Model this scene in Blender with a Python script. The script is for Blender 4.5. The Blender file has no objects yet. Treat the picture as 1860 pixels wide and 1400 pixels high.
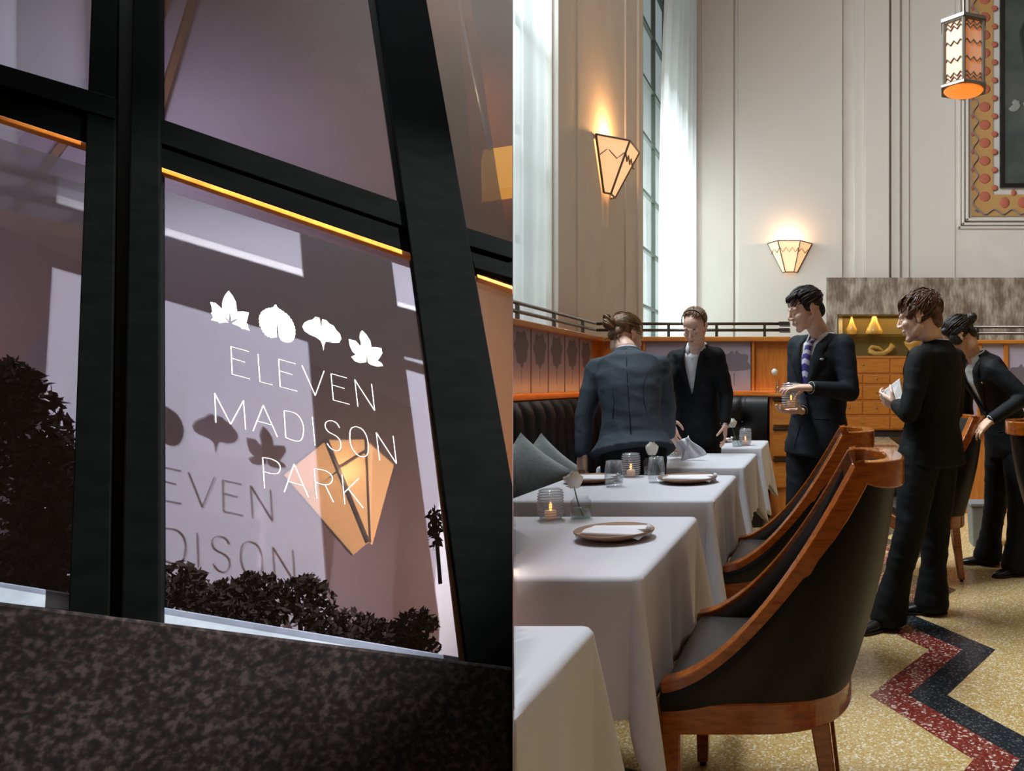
import bpy, bmesh, math, random
from mathutils import Vector, Matrix, Quaternion
random.seed(7)
S = bpy.context.scene
COL = S.collection
# ------------------------------------------------------------------ camera, sky, lights, exposure
W, H, F, PX, PY, CAMZ = 1860, 1400, 1361.0, 1493.0, 696.0, 1.22
cam_d = bpy.data.cameras.new('camera'); cam = bpy.data.objects.new('camera', cam_d); COL.objects.link(cam)
cam.location = (0, 0, CAMZ); cam.rotation_euler = (math.pi/2, 0, 0)
cam_d.sensor_fit = 'HORIZONTAL'; cam_d.sensor_width = 36.0; cam_d.lens = F/W*36.0
cam_d.shift_x = (W/2-PX)/W; cam_d.shift_y = (PY-H/2)/W
cam_d.clip_start = 0.02; cam_d.clip_end = 200
S.camera = cam
S.view_settings.view_transform = 'Standard'; S.view_settings.look = 'None'
S.view_settings.exposure = 0.0; S.view_settings.gamma = 1.0; S.view_settings.use_curve_mapping = False
try:
    S.cycles.use_denoising = True
    S.cycles.max_bounces = 8; S.cycles.transparent_max_bounces = 16
    S.cycles.diffuse_bounces = 4; S.cycles.glossy_bounces = 4; S.cycles.transmission_bounces = 8
    S.cycles.caustics_reflective = False; S.cycles.caustics_refractive = False
    S.cycles.sample_clamp_indirect = 4.0
except Exception: pass
wd = bpy.data.worlds.new('sky'); S.world = wd; wd.use_nodes = True
_bg = wd.node_tree.nodes['Background']; _bg.inputs[0].default_value = (0.72, 0.80, 0.92, 1); _bg.inputs[1].default_value = .55

def area(name, loc, rot, sx, sy, power, color=(1, 1, 1)):
    d = bpy.data.lights.new(name, 'AREA'); d.shape = 'RECTANGLE'; d.size = sx; d.size_y = sy; d.energy = power; d.color = color
    o = bpy.data.objects.new(name, d); COL.objects.link(o); o.location = loc; o.rotation_euler = rot; return o
def point(name, loc, power, color=(1, .62, .3), r=0.03):
    d = bpy.data.lights.new(name, 'POINT'); d.energy = power; d.color = color; d.shadow_soft_size = r
    o = bpy.data.objects.new(name, d); COL.objects.link(o); o.location = loc; return o
HP = math.pi/2
# daylight outside the tall windows of the left wall, shining towards +X
area('daylight_front_upper', (-2.95, 4.25, 6.9), (0, -HP+0.55, 0), 3.2, 4.1, 2150, (.86, .92, 1))
area('daylight_front_lower', (-2.95, 3.8, 3.2), (0, -HP, 0), 3.2, 5.2, 75, (.90, .95, 1))
area('daylight_rear', (-3.1, 11.4, 3.3), (0, -HP-.03, 0), 3.6, 3.9, 400, (.90, .95, 1))

# ------------------------------------------------------------------ helpers
def lin(c):
    f = lambda v: v/12.92 if v <= .04045 else ((v+.055)/1.055)**2.4
    return tuple(f(x/255.0) for x in c)+(1,)
def P(px, py, Y): return Vector(((px-PX)/F*Y, Y, CAMZ+(PY-py)/F*Y))
def fl(px, py):
    Y = CAMZ*F/(py-PY); return Vector(((px-PX)/F*Y, Y, 0))

MATS = {}
def mat(name, rgb=(200, 200, 200), rough=.6, metal=0, rgb2=None, scale=20, bump=0, bscale=None, stretch=(1, 1, 1), emit=None, estr=1, coat=0, spec=.5, sheen=0, detail=4, lo=.35, hi=.65, alpha=1):
    if name in MATS: return MATS[name]
    m = bpy.data.materials.new(name); m.use_nodes = True; nt = m.node_tree; b = nt.nodes['Principled BSDF']
    b.inputs['Base Color'].default_value = lin(rgb); b.inputs['Roughness'].default_value = rough; b.inputs['Metallic'].default_value = metal
    b.inputs['Specular IOR Level'].default_value = spec; b.inputs['Coat Weight'].default_value = coat; b.inputs['Sheen Weight'].default_value = sheen
    if alpha < 1: b.inputs['Alpha'].default_value = alpha
    if emit: b.inputs['Emission Color'].default_value = lin(emit); b.inputs['Emission Strength'].default_value = estr
    if rgb2 or bump:
        tc = nt.nodes.new('ShaderNodeTexCoord'); mp = nt.nodes.new('ShaderNodeMapping'); mp.inputs['Scale'].default_value = stretch
        nt.links.new(tc.outputs['Object'], mp.inputs['Vector'])
        if rgb2:
            n = nt.nodes.new('ShaderNodeTexNoise'); n.inputs['Scale'].default_value = scale; n.inputs['Detail'].default_value = detail
            nt.links.new(mp.outputs['Vector'], n.inputs['Vector'])
            r = nt.nodes.new('ShaderNodeValToRGB'); r.color_ramp.elements[0].position = lo; r.color_ramp.elements[1].position = hi
            r.color_ramp.elements[0].color = lin(rgb); r.color_ramp.elements[1].color = lin(rgb2)
            nt.links.new(n.outputs['Fac'], r.inputs['Fac']); nt.links.new(r.outputs['Color'], b.inputs['Base Color'])
        if bump:
            n2 = nt.nodes.new('ShaderNodeTexNoise'); n2.inputs['Scale'].default_value = bscale or scale; n2.inputs['Detail'].default_value = detail
            nt.links.new(mp.outputs['Vector'], n2.inputs['Vector'])
            bp = nt.nodes.new('ShaderNodeBump'); bp.inputs['Strength'].default_value = bump; bp.inputs['Distance'].default_value = .01
            nt.links.new(n2.outputs['Fac'], bp.inputs['Height']); nt.links.new(bp.outputs['Normal'], b.inputs['Normal'])
    MATS[name] = m; return m
def glass(name, tint=(255, 255, 255), mirror=.08, rough=0.0, edge=.4):
    """thin clear glass: mostly transparent, mirror share rising at grazing angles"""
    if name in MATS: return MATS[name]
    m = bpy.data.materials.new(name); m.use_nodes = True; nt = m.node_tree; nt.nodes.clear()
    o = nt.nodes.new('ShaderNodeOutputMaterial'); t = nt.nodes.new('ShaderNodeBsdfTransparent'); g = nt.nodes.new('ShaderNodeBsdfGlossy')
    t.inputs[0].default_value = lin(tint); g.inputs['Roughness'].default_value = rough
    lw = nt.nodes.new('ShaderNodeLayerWeight'); lw.inputs[0].default_value = .35
    mr = nt.nodes.new('ShaderNodeMapRange'); mr.inputs['To Min'].default_value = mirror; mr.inputs['To Max'].default_value = min(1, mirror+edge)
    nt.links.new(lw.outputs['Facing'], mr.inputs['Value'])
    pw = nt.nodes.new('ShaderNodeMath'); pw.operation = 'POWER'; pw.inputs[1].default_value = 1.0
    nt.links.new(mr.outputs[0], pw.inputs[0])
    mx = nt.nodes.new('ShaderNodeMixShader'); nt.links.new(pw.outputs[0], mx.inputs[0]); nt.links.new(t.outputs[0], mx.inputs[1]); nt.links.new(g.outputs[0], mx.inputs[2])
    nt.links.new(mx.outputs[0], o.inputs[0]); MATS[name] = m; return m
def cloth_sheer(name, rgb, trans=.25, diff=.35):
    """sheer woven fabric: part open weave, part light-scattering thread"""
    if name in MATS: return MATS[name]
    m = bpy.data.materials.new(name); m.use_nodes = True; nt = m.node_tree; nt.nodes.clear()
    o = nt.nodes.new('ShaderNodeOutputMaterial'); t = nt.nodes.new('ShaderNodeBsdfTransparent')
    d = nt.nodes.new('ShaderNodeBsdfDiffuse'); l = nt.nodes.new('ShaderNodeBsdfTranslucent')
    d.inputs[0].default_value = lin(rgb); l.inputs[0].default_value = lin(rgb)
    a = nt.nodes.new('ShaderNodeMixShader'); a.inputs[0].default_value = diff; nt.links.new(l.outputs[0], a.inputs[1]); nt.links.new(d.outputs[0], a.inputs[2])
    b = nt.nodes.new('ShaderNodeMixShader'); b.inputs[0].default_value = trans; nt.links.new(a.outputs[0], b.inputs[1]); nt.links.new(t.outputs[0], b.inputs[2])
    nt.links.new(b.outputs[0], o.inputs[0]); MATS[name] = m; return m
def lampglass(name, rgb, e_rgb, estr):
    """frosted lamp glass that gives off the lamp's light"""
    return mat(name, rgb, .5, emit=e_rgb, estr=estr)

class MB:
    def __init__(s): s.b = bmesh.new()
    def box(s, x0, x1, y0, y1, z0, z1):
        v = [s.b.verts.new((x, y, z)) for x in (x0, x1) for y in (y0, y1) for z in (z0, z1)]
        for f in ((0, 1, 3, 2), (4, 6, 7, 5), (0, 4, 5, 1), (2, 3, 7, 6), (0, 2, 6, 4), (1, 5, 7, 3)): s.b.faces.new([v[i] for i in f])
        return s
    def prism(s, pts, vec):
        vec = Vector(vec); a = [s.b.verts.new(p) for p in pts]; c = [s.b.verts.new(Vector(p)+vec) for p in pts]; n = len(pts)
        s.b.faces.new(a); s.b.faces.new(list(reversed(c)))
        for i in range(n): s.b.faces.new((a[i], c[i], c[(i+1) % n], a[(i+1) % n]))
        return s
    def grid(s, rows, closed=False, caps=False):
        R = [[s.b.verts.new(p) for p in r] for r in rows]; n = len(R[0])
        for i in range(len(R)-1):
            for j in range(n if closed else n-1):
                k = (j+1) % n
                try: s.b.faces.new((R[i][j], R[i][k], R[i+1][k], R[i+1][j]))
                except ValueError: pass
        if caps and closed:
            s.b.faces.new(list(reversed(R[0]))); s.b.faces.new(R[-1])
        return R
    def tube(s, path, rad, seg=10, caps=True, flat=None):
        path = [Vector(p) for p in path]; n = len(path)
        if not hasattr(rad, '__len__'): rad = [rad]*n
        rows = []; ref = None
        for i, p in enumerate(path):
            t = (path[min(i+1, n-1)]-path[max(i-1, 0)]).normalized()
            if ref is None: ref = Vector((0, 0, 1)) if abs(t.z) < .9 else Vector((0, 1, 0))
            a = t.cross(ref).normalized(); b = a.cross(t).normalized(); ref = b
            rows.append([p+(a*math.cos(q)+b*math.sin(q)*(flat or 1))*rad[i] for q in [2*math.pi*k/seg for k in range(seg)]])
        s.grid(rows, True, caps); return s
    def lathe(s, prof, c=(0, 0, 0), seg=28, caps=True):
        c = Vector(c)
        s.grid([[c+Vector((r*math.cos(a), r*math.sin(a), z)) for a in [2*math.pi*k/seg for k in range(seg)]] for r, z in prof], True, caps); return s
    def ell(s, c, r, rot=None, seg=16, rings=10):
        c = Vector(c); rows = []
        for i in range(1, rings):
            ph = math.pi*i/rings
            row = []
            for k in range(seg):
                a = 2*math.pi*k/seg; v = Vector((r[0]*math.sin(ph)*math.cos(a), r[1]*math.sin(ph)*math.sin(a), -r[2]*math.cos(ph)))
                row.append(c+(rot @ v if rot else v))
            rows.append(row)
        R = s.grid(rows, True)
        for q, sg in ((0, -1), (-1, 1)):
            v = Vector((0, 0, sg*r[2])); t = s.b.verts.new(c+(rot @ v if rot else v)); n = len(R[q])
            for k in range(n): s.b.faces.new((R[q][k], R[q][(k+1) % n], t))
        return s
    def sweep(s, path, sect, closed=False):
        """sect(i) gives the list of points of the cross-section at path point i"""
        s.grid([sect(i) for i in range(len(path))], True, not closed); return s
    def mesh(s, smooth=False, merge=0):
        if merge: bmesh.ops.remove_doubles(s.b, verts=s.b.verts, dist=merge)
        bmesh.ops.recalc_face_normals(s.b, faces=s.b.faces)
        m = bpy.data.meshes.new('m'); s.b.to_mesh(m); s.b.free()
        if smooth:
            for p in m.polygons: p.use_smooth = True
        return m
    def build(s, name, m, parent=None, smooth=False, bevel=0, merge=0, sub=0, solid=0, ang=None):
        return obj(name, s.mesh(smooth, merge), m, parent, bevel, sub, solid, ang)
def obj(name, me, m, parent=None, bevel=0, sub=0, solid=0, ang=None):
    me.name = name; o = bpy.data.objects.new(name, me); COL.objects.link(o)
    for x in (m if isinstance(m, (list, tuple)) else [m]): me.materials.append(x)
    if parent:
        o.parent = parent; o.matrix_parent_inverse = parent.matrix_basis.inverted() if False else Matrix()
    if solid: q = o.modifiers.new('solid', 'SOLIDIFY'); q.thickness = solid; q.offset = 0
    if bevel: q = o.modifiers.new('bevel', 'BEVEL'); q.width = bevel; q.segments = 2; q.limit_method = 'ANGLE'; q.angle_limit = .6
    if sub: q = o.modifiers.new('sub', 'SUBSURF'); q.levels = sub; q.render_levels = sub
    return o
def thing(name, label, cat, loc=(0, 0, 0), rz=0, group=None):
    o = bpy.data.objects.new(name, None); COL.objects.link(o); o.location = loc; o.rotation_euler = (0, 0, rz); o.empty_display_size = .1
    o['label'] = label; o['category'] = cat
    if group: o['group'] = group
    return o
def tag(o, label, cat, group=None, kind=None):
    o['label'] = label; o['category'] = cat
    if group: o['group'] = group
    if kind: o['kind'] = kind
    return o
def struct(o, label=None):
    o['kind'] = 'structure'
    if label: o['label'] = label
    return o
def dup(root, loc=None, rz=None, label=None, group=None):
    r = root.copy(); COL.objects.link(r)
    if loc is not None: r.location = loc
    if rz is not None: r.rotation_euler = (0, 0, rz)
    if label: r['label'] = label
    if group: r['group'] = group
    def rec(a, b):
        for ch in list(a.children):
            c = ch.copy(); COL.objects.link(c); c.parent = b; rec(ch, c)
    rec(root, r); return r
def lerp(a, b, t): return a+(b-a)*t
def spline(pts, n):
    """Catmull-Rom through the points"""
    pts = [Vector(p) for p in pts]; out = []; m = len(pts)-1
    for k in range(n+1):
        t = k/n*m; i = min(int(t), m-1); u = t-i
        p0, p1, p2, p3 = pts[max(i-1, 0)], pts[i], pts[i+1], pts[min(i+2, m)]
        out.append(.5*((2*p1)+(p2-p0)*u+(2*p0-5*p1+4*p2-p3)*u*u+(3*p1-p0-3*p2+p3)*u**3))
    return out
# ------------------------------------------------------------------ dining room shell
LW, BW, RW, FRW, CEIL = -2.3, 13.6, 7.0, -3.2, 9.2      # left wall, back wall, right wall, wall behind the diner, ceiling
M_wall = mat('cream_plaster', (222, 214, 208), .75, rgb2=(228, 221, 215), scale=3)
M_mould = mat('cream_moulding', (224, 217, 211), .6)
def terrazzo(name, base, chips, big, scale=55):
    m = bpy.data.materials.new(name); m.use_nodes = True; nt = m.node_tree; b = nt.nodes['Principled BSDF']; b.inputs['Roughness'].default_value = .22; b.inputs['Specular IOR Level'].default_value = .5
    tc = nt.nodes.new('ShaderNodeTexCoord'); v = nt.nodes.new('ShaderNodeTexVoronoi'); v.inputs['Scale'].default_value = scale; v.inputs['Randomness'].default_value = 1
    nt.links.new(tc.outputs['Object'], v.inputs['Vector'])
    sx = nt.nodes.new('ShaderNodeSeparateColor'); nt.links.new(v.outputs['Color'], sx.inputs[0])
    r = nt.nodes.new('ShaderNodeValToRGB'); r.color_ramp.interpolation = 'CONSTANT'; e = r.color_ramp.elements
    e[0].position = 0; e[0].color = lin(base); e[1].position = .5; e[1].color = lin(chips[0])
    for k, (q, c) in enumerate(zip((.7, .86), (chips[1], big))): x = e.new(q); x.color = lin(c)
    nt.links.new(sx.outputs[0], r.inputs[0]); nt.links.new(r.outputs[0], b.inputs['Base Color']); MATS[name] = m; return m
M_floor = terrazzo('golden_terrazzo', (206, 174, 116), ((188, 152, 92), (218, 194, 146)), (238, 226, 200), 150)
M_red = terrazzo('red_terrazzo', (128, 52, 42), ((112, 40, 34), (150, 84, 72)), (214, 190, 178), 120)
M_black = terrazzo('black_terrazzo', (40, 44, 48), ((32, 36, 40), (52, 56, 60)), (88, 90, 94), 150)
struct(MB().box(LW-.4, RW, FRW, BW, -.1, 0).build('floor', M_floor))
# zigzag inlay of red and black terrazzo running down the aisle
def zig(off, Y): 
    k = (Y-2.93) % 1.0; t = k/.5 if k < .5 else (1-k)/.5
    return .187+off+.304*t
def zigband(name, o0, o1, m):
    mb = MB(); ys = [-1.07+.5*i for i in range(18)]
    mb.grid([[Vector((zig(o0, y), y, .0015)), Vector((zig(o1, y), y, .0015))] for y in ys]); return struct(mb.build(name, m))
zigband('trim_1', 0, .151, M_red); zigband('trim_2', .151, .302, M_black)
# raised rear floor with its step
struct(MB().box(-.31, 1.15, 7.6, BW, 0, .30).build('floor_rear', terrazzo('pale_terrazzo', (196, 176, 140), ((186, 160, 116), (206, 190, 160)), (170, 110, 80), 30), bevel=.008))
for i, (a, b) in enumerate(((-.25, .55), (.2, 1.1))): struct(MB().box(a, b, 9.3+i*1.5, 9.7+i*1.5, .3, .302).build('trim_%d' % (3+i), (M_black, M_red)[i]))
# left wall: sill wall, piers and lintel round two tall windows
W1, W2 = (2.0, 6.38), (9.54, 13.42)
SILL, HEAD = 1.5, 8.7
mb = MB(); mb.box(LW-.35, LW, FRW, BW+.3, 0, SILL); mb.box(LW-.35, LW, FRW, BW+.3, HEAD, CEIL)
mb.box(LW-.35, LW, FRW, W1[0], SILL, HEAD); mb.box(LW-.35, LW, W1[1], W2[0], SILL, HEAD); mb.box(LW-.35, LW, W2[1], BW+.3, SILL, HEAD)
struct(mb.build('wall_left', M_wall))
mb = MB()   # raised vertical bands on the pier
for y0, y1, d in ((6.40, 6.62, .05), (6.66, 6.80, .03), (7.02, 7.10, .012), (8.72, 8.78, .02), (9.30, 9.52, .03)): mb.box(LW-.01, LW+d, y0, y1, SILL, CEIL)
struct(mb.build('trim_5', M_mould, bevel=.008))
# back wall with pilaster mouldings
struct(MB().box(LW-.4, RW, BW, BW+.3, 0, CEIL).build('wall_back', M_wall))
def bx(px, Y=BW): return (px-PX)/F*Y
def bz(py, Y=BW): return CAMZ+(PY-py)/F*Y
mb = MB()
for x0, x1, d in ((1262, 1275, .03), (1275, 1333, .05), (1341, 1530, .07), (1336, 1341, .04), (1551, 1570, .10), (1570, 1614, .16), (1618, 1634, .10), (1638, 1651, .05), (1656, 1735, .02)):
    mb.box(bx(x0), bx(x1), BW-d, BW+.01, (.3 if x0 < 1500 else bz(504, BW-.35)-.02), CEIL)
struct(mb.build('trim_6', M_mould, bevel=.012))
M_wood = mat('dark_unseen_lining', (92, 62, 40), .6, rgb2=(80, 52, 34), scale=4, stretch=(6, 6, 1))  # dark tone made up for the unseen walls, to cut bounced light
struct(MB().box(RW, RW+.3, FRW, BW+.3, 0, CEIL).build('wall_right', M_wood))
struct(MB().box(LW-.4, RW+.3, FRW-.3, FRW, 0, CEIL).build('wall_front', M_wood))
struct(MB().box(LW-.6, RW+.3, FRW-.3, BW+.3, CEIL, CEIL+.2).build('ceiling', M_wall))
# windows: steel muntin grid, glass, and sheer curtains
M_steel = mat('green_steel', (58, 66, 58), .5)
M_wglass = glass('window_glass', (240, 246, 242), .04)
def window(n, y0, y1, cols, rows):
    f = MB(); t = .022; x = LW-.2
    for i in range(cols+1):
        y = lerp(y0, y1, i/cols); f.box(x-.03, x+.03, y-t, y+t, SILL, HEAD)
    for j in range(rows+1):
        z = lerp(SILL, HEAD, j/rows); f.box(x-.028, x+.028, y0, y1, z-t, z+t)
    w = struct(f.build('window_%d' % n, M_steel)); MB().box(x-.004, x+.004, y0, y1, SILL, HEAD).build('window_glass', M_wglass, w); return w
window(1, W1[0], W1[1], 8, 8); window(2, W2[0], W2[1], 5, 9)
M_sheer = cloth_sheer('white_sheer', (246, 247, 248), .12, .35)
def curtain(y0, y1, xc, z0, z1, waves, amp, label, topin=0):
    rows = []; n = int(waves*10)
    for j in range(13):
        tz = j/12; z = lerp(z0, z1, tz)
        rows.append([Vector((xc+amp*math.sin(2*math.pi*waves*i/n)+.4*amp*math.sin(2*math.pi*waves*.37*i/n+2), lerp(y0+topin*tz**3, y1, i/n), z)) for i in range(n+1)])
    mb = MB(); mb.grid(rows); return tag(mb.build('curtain', M_sheer, smooth=True), label, 'curtain', 'sheer window curtains')
curtain(W1[0]+.05, W1[1]-.03, LW-.02, SILL+.02, 5.15, 20, .035, 'white sheer curtain at the window beside the banquette')
curtain(10.55, W2[1]-.05, LW+.02, SILL+.02, HEAD, 9, .06, 'white sheer curtain gathered in the rear corner window', 1.0)
# ------------------------------------------------------------------ marble surround, display niche, sideboard
YM = BW-.35
M_marble = mat('veined_brown_marble', (128, 110, 95), .35, rgb2=(206, 192, 178), scale=4.5, stretch=(1.6, 1, .8), detail=12, lo=.38, hi=.72)
nt = M_marble.node_tree
_w = nt.nodes.new('ShaderNodeTexWave'); _w.inputs['Scale'].default_value = 5; _w.inputs['Distortion'].default_value = 9; _w.inputs['Detail'].default_value = 4
_mx = nt.nodes.new('ShaderNodeMix'); _mx.data_type = 'RGBA'; _mx.blend_type = 'MULTIPLY'; _mx.inputs[0].default_value = .22
_rm = [n for n in nt.nodes if n.type == 'VALTORGB'][0]; _tc = [n for n in nt.nodes if n.type == 'TEX_COORD'][0]
nt.links.new(_tc.outputs['Object'], _w.inputs['Vector']); nt.links.new(_rm.outputs[0], _mx.inputs[6]); nt.links.new(_w.outputs[0], _mx.inputs[7]); nt.links.new(_mx.outputs[2], nt.nodes['Principled BSDF'].inputs['Base Color'])
nx0, nx1, nz0, nz1 = bx(1521, YM), bx(1712, YM), bz(647, YM), bz(571, YM)
mx0, mz1 = bx(1501, YM), bz(504, YM)
mb = MB(); mb.box(mx0, nx0, YM, BW, .3, mz1); mb.box(nx0, nx1, YM, BW, nz1, mz1); mb.box(nx1, RW, YM, BW, .3, mz1); mb.box(nx0, nx1, YM, BW, .3, nz0)
struct(mb.build('wall_marble', M_marble))
M_gold = mat('gold_lined_niche', (118, 98, 52), .4, metal=.3)
M_oak = mat('honey_oak', (196, 122, 44), .38, rgb2=(176, 102, 34), scale=6, stretch=(1, 1, 9), coat=.25)
M_oakv = mat('honey_oak_upright', (192, 116, 44), .38, rgb2=(172, 98, 34), scale=6, stretch=(9, 9, 1), coat=.25)
M_dark = mat('dark_plinth', (34, 26, 22), .6)
M_brass = mat('aged_brass', (170, 140, 90), .35, metal=1)
t = thing('display_case', 'gold-lit glass display niche with shelf in the brown marble wall', 'display case', (0, 0, 0))
mb = MB(); mb.box(nx0, nx1, BW-.06, BW-.02, nz0, nz1); mb.box(nx0, nx0+.02, YM+.01, BW-.05, nz0, nz1); mb.box(nx1-.02, nx1, YM+.01, BW-.05, nz0, nz1); mb.box(nx0, nx1, YM+.01, BW-.05, nz1-.02, nz1)
mb.build('lining', M_gold, t); MB().box(nx0+.02, nx1-.02, YM+.02, BW-.07, bz(607, YM)-.008, bz(607, YM)).build('glass_shelf', glass('shelf_glass', (200, 210, 170), .2), t)
MB().box(nx0, nx1, YM-.02, YM+.04, nz0-.015, nz0+.012).build('base_strip', M_brass, t)
area('niche_strip_lamp', ((nx0+nx1)/2, YM+.10, nz1-.03), (0, 0, 0), 1.8, .05, 9.0, (1, .70, .28))
M_amber = mat('amber_glassware', (226, 180, 90), .12, spec=.9, alpha=.55)
def glasspiece(name, prof, loc, label):
    return tag(MB().lathe(prof, (0, 0, 0), 20).build(name, M_amber, smooth=True), label, 'glassware', 'glassware in the niche'), loc
for name, prof, px, py, lab in (
    ('glass_decanter', [(.02, 0), (.16, .02), (.15, .08), (.06, .25), (.04, .36), (.06, .42)], 1588, 606, 'conical amber decanter on the upper shelf of the niche'),
    ('glass_bottle', [(.02, 0), (.09, .02), (.10, .10), (.05, .2), (.02, .3), (.02, .46)], 1547, 606, 'slim amber bottle at the left of the upper niche shelf'),
    ('glass_bowl', [(.02, 0), (.05, .02), (.04, .06), (.14, .18), (.17, .26)], 1640, 645, 'amber glass bowl at the right on the niche base')):
    o, _ = glasspiece(name, prof, None, lab); q = P(px + (18 if name == 'glass_bowl' else 0), py, YM+.16); o.location = (q.x, q.y, bz(607, YM) if py < 620 else nz0+.012)
q = P(1600, 645, YM+.16); mb = MB(); mb.tube([Vector((-.22, 0, .10)), Vector((-.1, 0, .04)), Vector((.05, 0, .05)), Vector((.16, 0, .12)), Vector((.22, 0, .2))], [.05, .045, .04, .05, .06], 12)
mb.tube([Vector((-.22, 0, .10)), Vector((-.16, 0, .17)), Vector((-.04, 0, .15)), Vector((.05, 0, .08))], [.03, .035, .03, .02], 10)
o = tag(mb.build('glass_swan', M_amber, smooth=True), 'curved amber glass figure in the centre of the niche base', 'glassware', 'glassware in the niche'); o.location = (q.x, q.y, nz0+.012)
# sideboard with drawers under the niche
t = thing('sideboard', 'honey oak sideboard with rows of drawers under the gold niche', 'sideboard', (0, 0, 0))
ys = YM-.45; mb = MB(); cx0, cx1 = bx(1518, ys), bx(1716, ys)
mb.box(cx0, cx1, ys+.02, YM, .42, nz0-.02); mb.build('carcass', M_oakv, t, bevel=.004)
MB().box(cx0+.05, cx1-.05, ys+.08, YM, .30, .42).build('plinth', M_dark, t)
MB().box(cx0-.02, cx1+.02, ys-.01, YM, nz0-.05, nz0-.015).build('top', M_oak, t, bevel=.006)
rows = [(648, 677, 2), (680, 696, 4), (700, 725, 4), (729, 752, 4), (757, 779, 2)]
for a, b, n in rows:
    for k in range(n):
        x0, x1 = lerp(cx0, cx1, k/n)+.012, lerp(cx0, cx1, (k+1)/n)-.012
        d = MB().box(x0, x1, ys, ys+.03, max(.43, bz(b, ys)), min(nz0-.055, bz(a+1, ys))).build('drawer', M_oak, t, bevel=.008)
        MB().ell(((x0+x1)/2, ys-.012, (max(.43, bz(b, ys))+bz(a, ys))/2), (.016, .014, .016)).build('knob', M_brass, d, smooth=True)
# ------------------------------------------------------------------ painting, its relief frame and ornament border
xf0, zf0 = bx(1740), bz(416)
mb = MB()
for k, (o, d) in enumerate(((0, .03), (.06, .06), (.13, .09))):
    mb.box(xf0+o, xf0+o+.045, BW-.02-d, BW, zf0+o, CEIL-.5); mb.box(xf0+o, RW-.5, BW-.02-d, BW, zf0+o, zf0+o+.045)
struct(mb.build('trim_7', M_mould, bevel=.01))
M_lil = mat('lilac_paint', (150, 140, 150), .7); M_coral = mat('coral_paint', (190, 104, 82), .7); M_ochre = mat('ochre_paint', (196, 150, 92), .7)
t = thing('ornament_border', 'painted ornament border of coral and ochre motifs around the dark painting', 'ornament border', (0, 0, 0))
ox0, oz0 = bx(1764), bz(393); ow = bx(1803)-ox0
mb = MB(); mb.box(ox0, ox0+ow, BW-.032, BW-.015, oz0, 8.6); mb.box(ox0+ow, RW-.8, BW-.032, BW-.015, oz0, oz0+ow); mb.build('ochre_ground', M_ochre, t)
step = bz(0)-bz(32.5)
vine = MB()
class _Motif:
    def ell(s, c, r, **k): MB().ell(c, r, **k).build('motif', M_coral, t, smooth=True)
co = _Motif()
pts = []; z = 8.6
while z > oz0+.05: pts.append(Vector((ox0+.07+.045*math.sin(2*math.pi*(z-oz0)/step), BW-.04, z))); z -= step/10
x = ox0+.05
while x < RW-.85: pts.append(Vector((x, BW-.04, oz0+.07+.045*math.sin(2*math.pi*(x-ox0)/step)))); x += step/10
vine.tube(pts, .032, 6, flat=.4).build('vine', M_lil, t)
n = int((8.5-oz0)/step)
for k in range(n):
    z = oz0+.35+k*step
    co.ell((ox0+ow*.62, BW-.036, z), (.10, .012, .09), seg=10, rings=6); co.ell((ox0+ow+.03, BW-.036, z+step/2), (.06, .012, .05), seg=8, rings=6); co.ell((ox0+.02, BW-.036, z+step/2), (.03, .012, .05), seg=8, rings=6)
for k in range(9):
    x = ox0+.6+k*step; co.ell((x, BW-.036, oz0+ow*.62), (.09, .012, .10), seg=10, rings=6); co.ell((x+step/2, BW-.036, oz0+ow+.03), (.05, .012, .06), seg=8, rings=6)
px0, pz0 = bx(1815), bz(342)
t = thing('wall_painting', 'large dark landscape painting in a black frame high on back wall', 'painting', (0, 0, 0))
mb = MB(); w = .07
mb.box(px0, px0+w, BW-.09, BW-.02, pz0, 8.4); mb.box(px0+w, RW-1.2, BW-.09, BW-.02, pz0, pz0+w); mb.box(px0+w, RW-1.2, BW-.09, BW-.02, 8.4-w, 8.4); mb.box(RW-1.2, RW-1.2+w, BW-.09, BW-.02, pz0, 8.4)
mb.build('frame', mat('black_frame', (18, 16, 15), .4), t)
MB().box(px0+w, RW-1.2, BW-.05, BW-.02, pz0+w, 8.4-w).build('canvas', mat('dusky_canvas', (62, 70, 68), .6, rgb2=(88, 90, 86), scale=1.3, detail=8, stretch=(1, 1, 2)), t)
mb = MB(); random.seed(3)
for k in range(26): mb.ell((px0+.17+random.random()*1.6, BW-.052, bz(190)+random.gauss(0, .05)+.03*math.sin(k)), (.05+.05*random.random(), .004, .04+.03*random.random()), seg=8, rings=5)
mb.build('pale_blossom', mat('pale_paint', (150, 150, 146), .7), t, smooth=True)
mb = MB()
for sgn, x0 in ((1, .5), (-1, 1.1)):
    mb.tube([Vector((px0+x0, BW-.052, pz0+2.1)), Vector((px0+x0-.12*sgn, BW-.052, pz0+2.8)), Vector((px0+x0+.25*sgn, BW-.052, pz0+3.6)), Vector((px0+x0+.1*sgn, BW-.052, pz0+4.4))], [.05, .04, .03, .02], 6, flat=.2)
mb.build('tree', mat('dark_paint', (44, 48, 46), .7), t)
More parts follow.
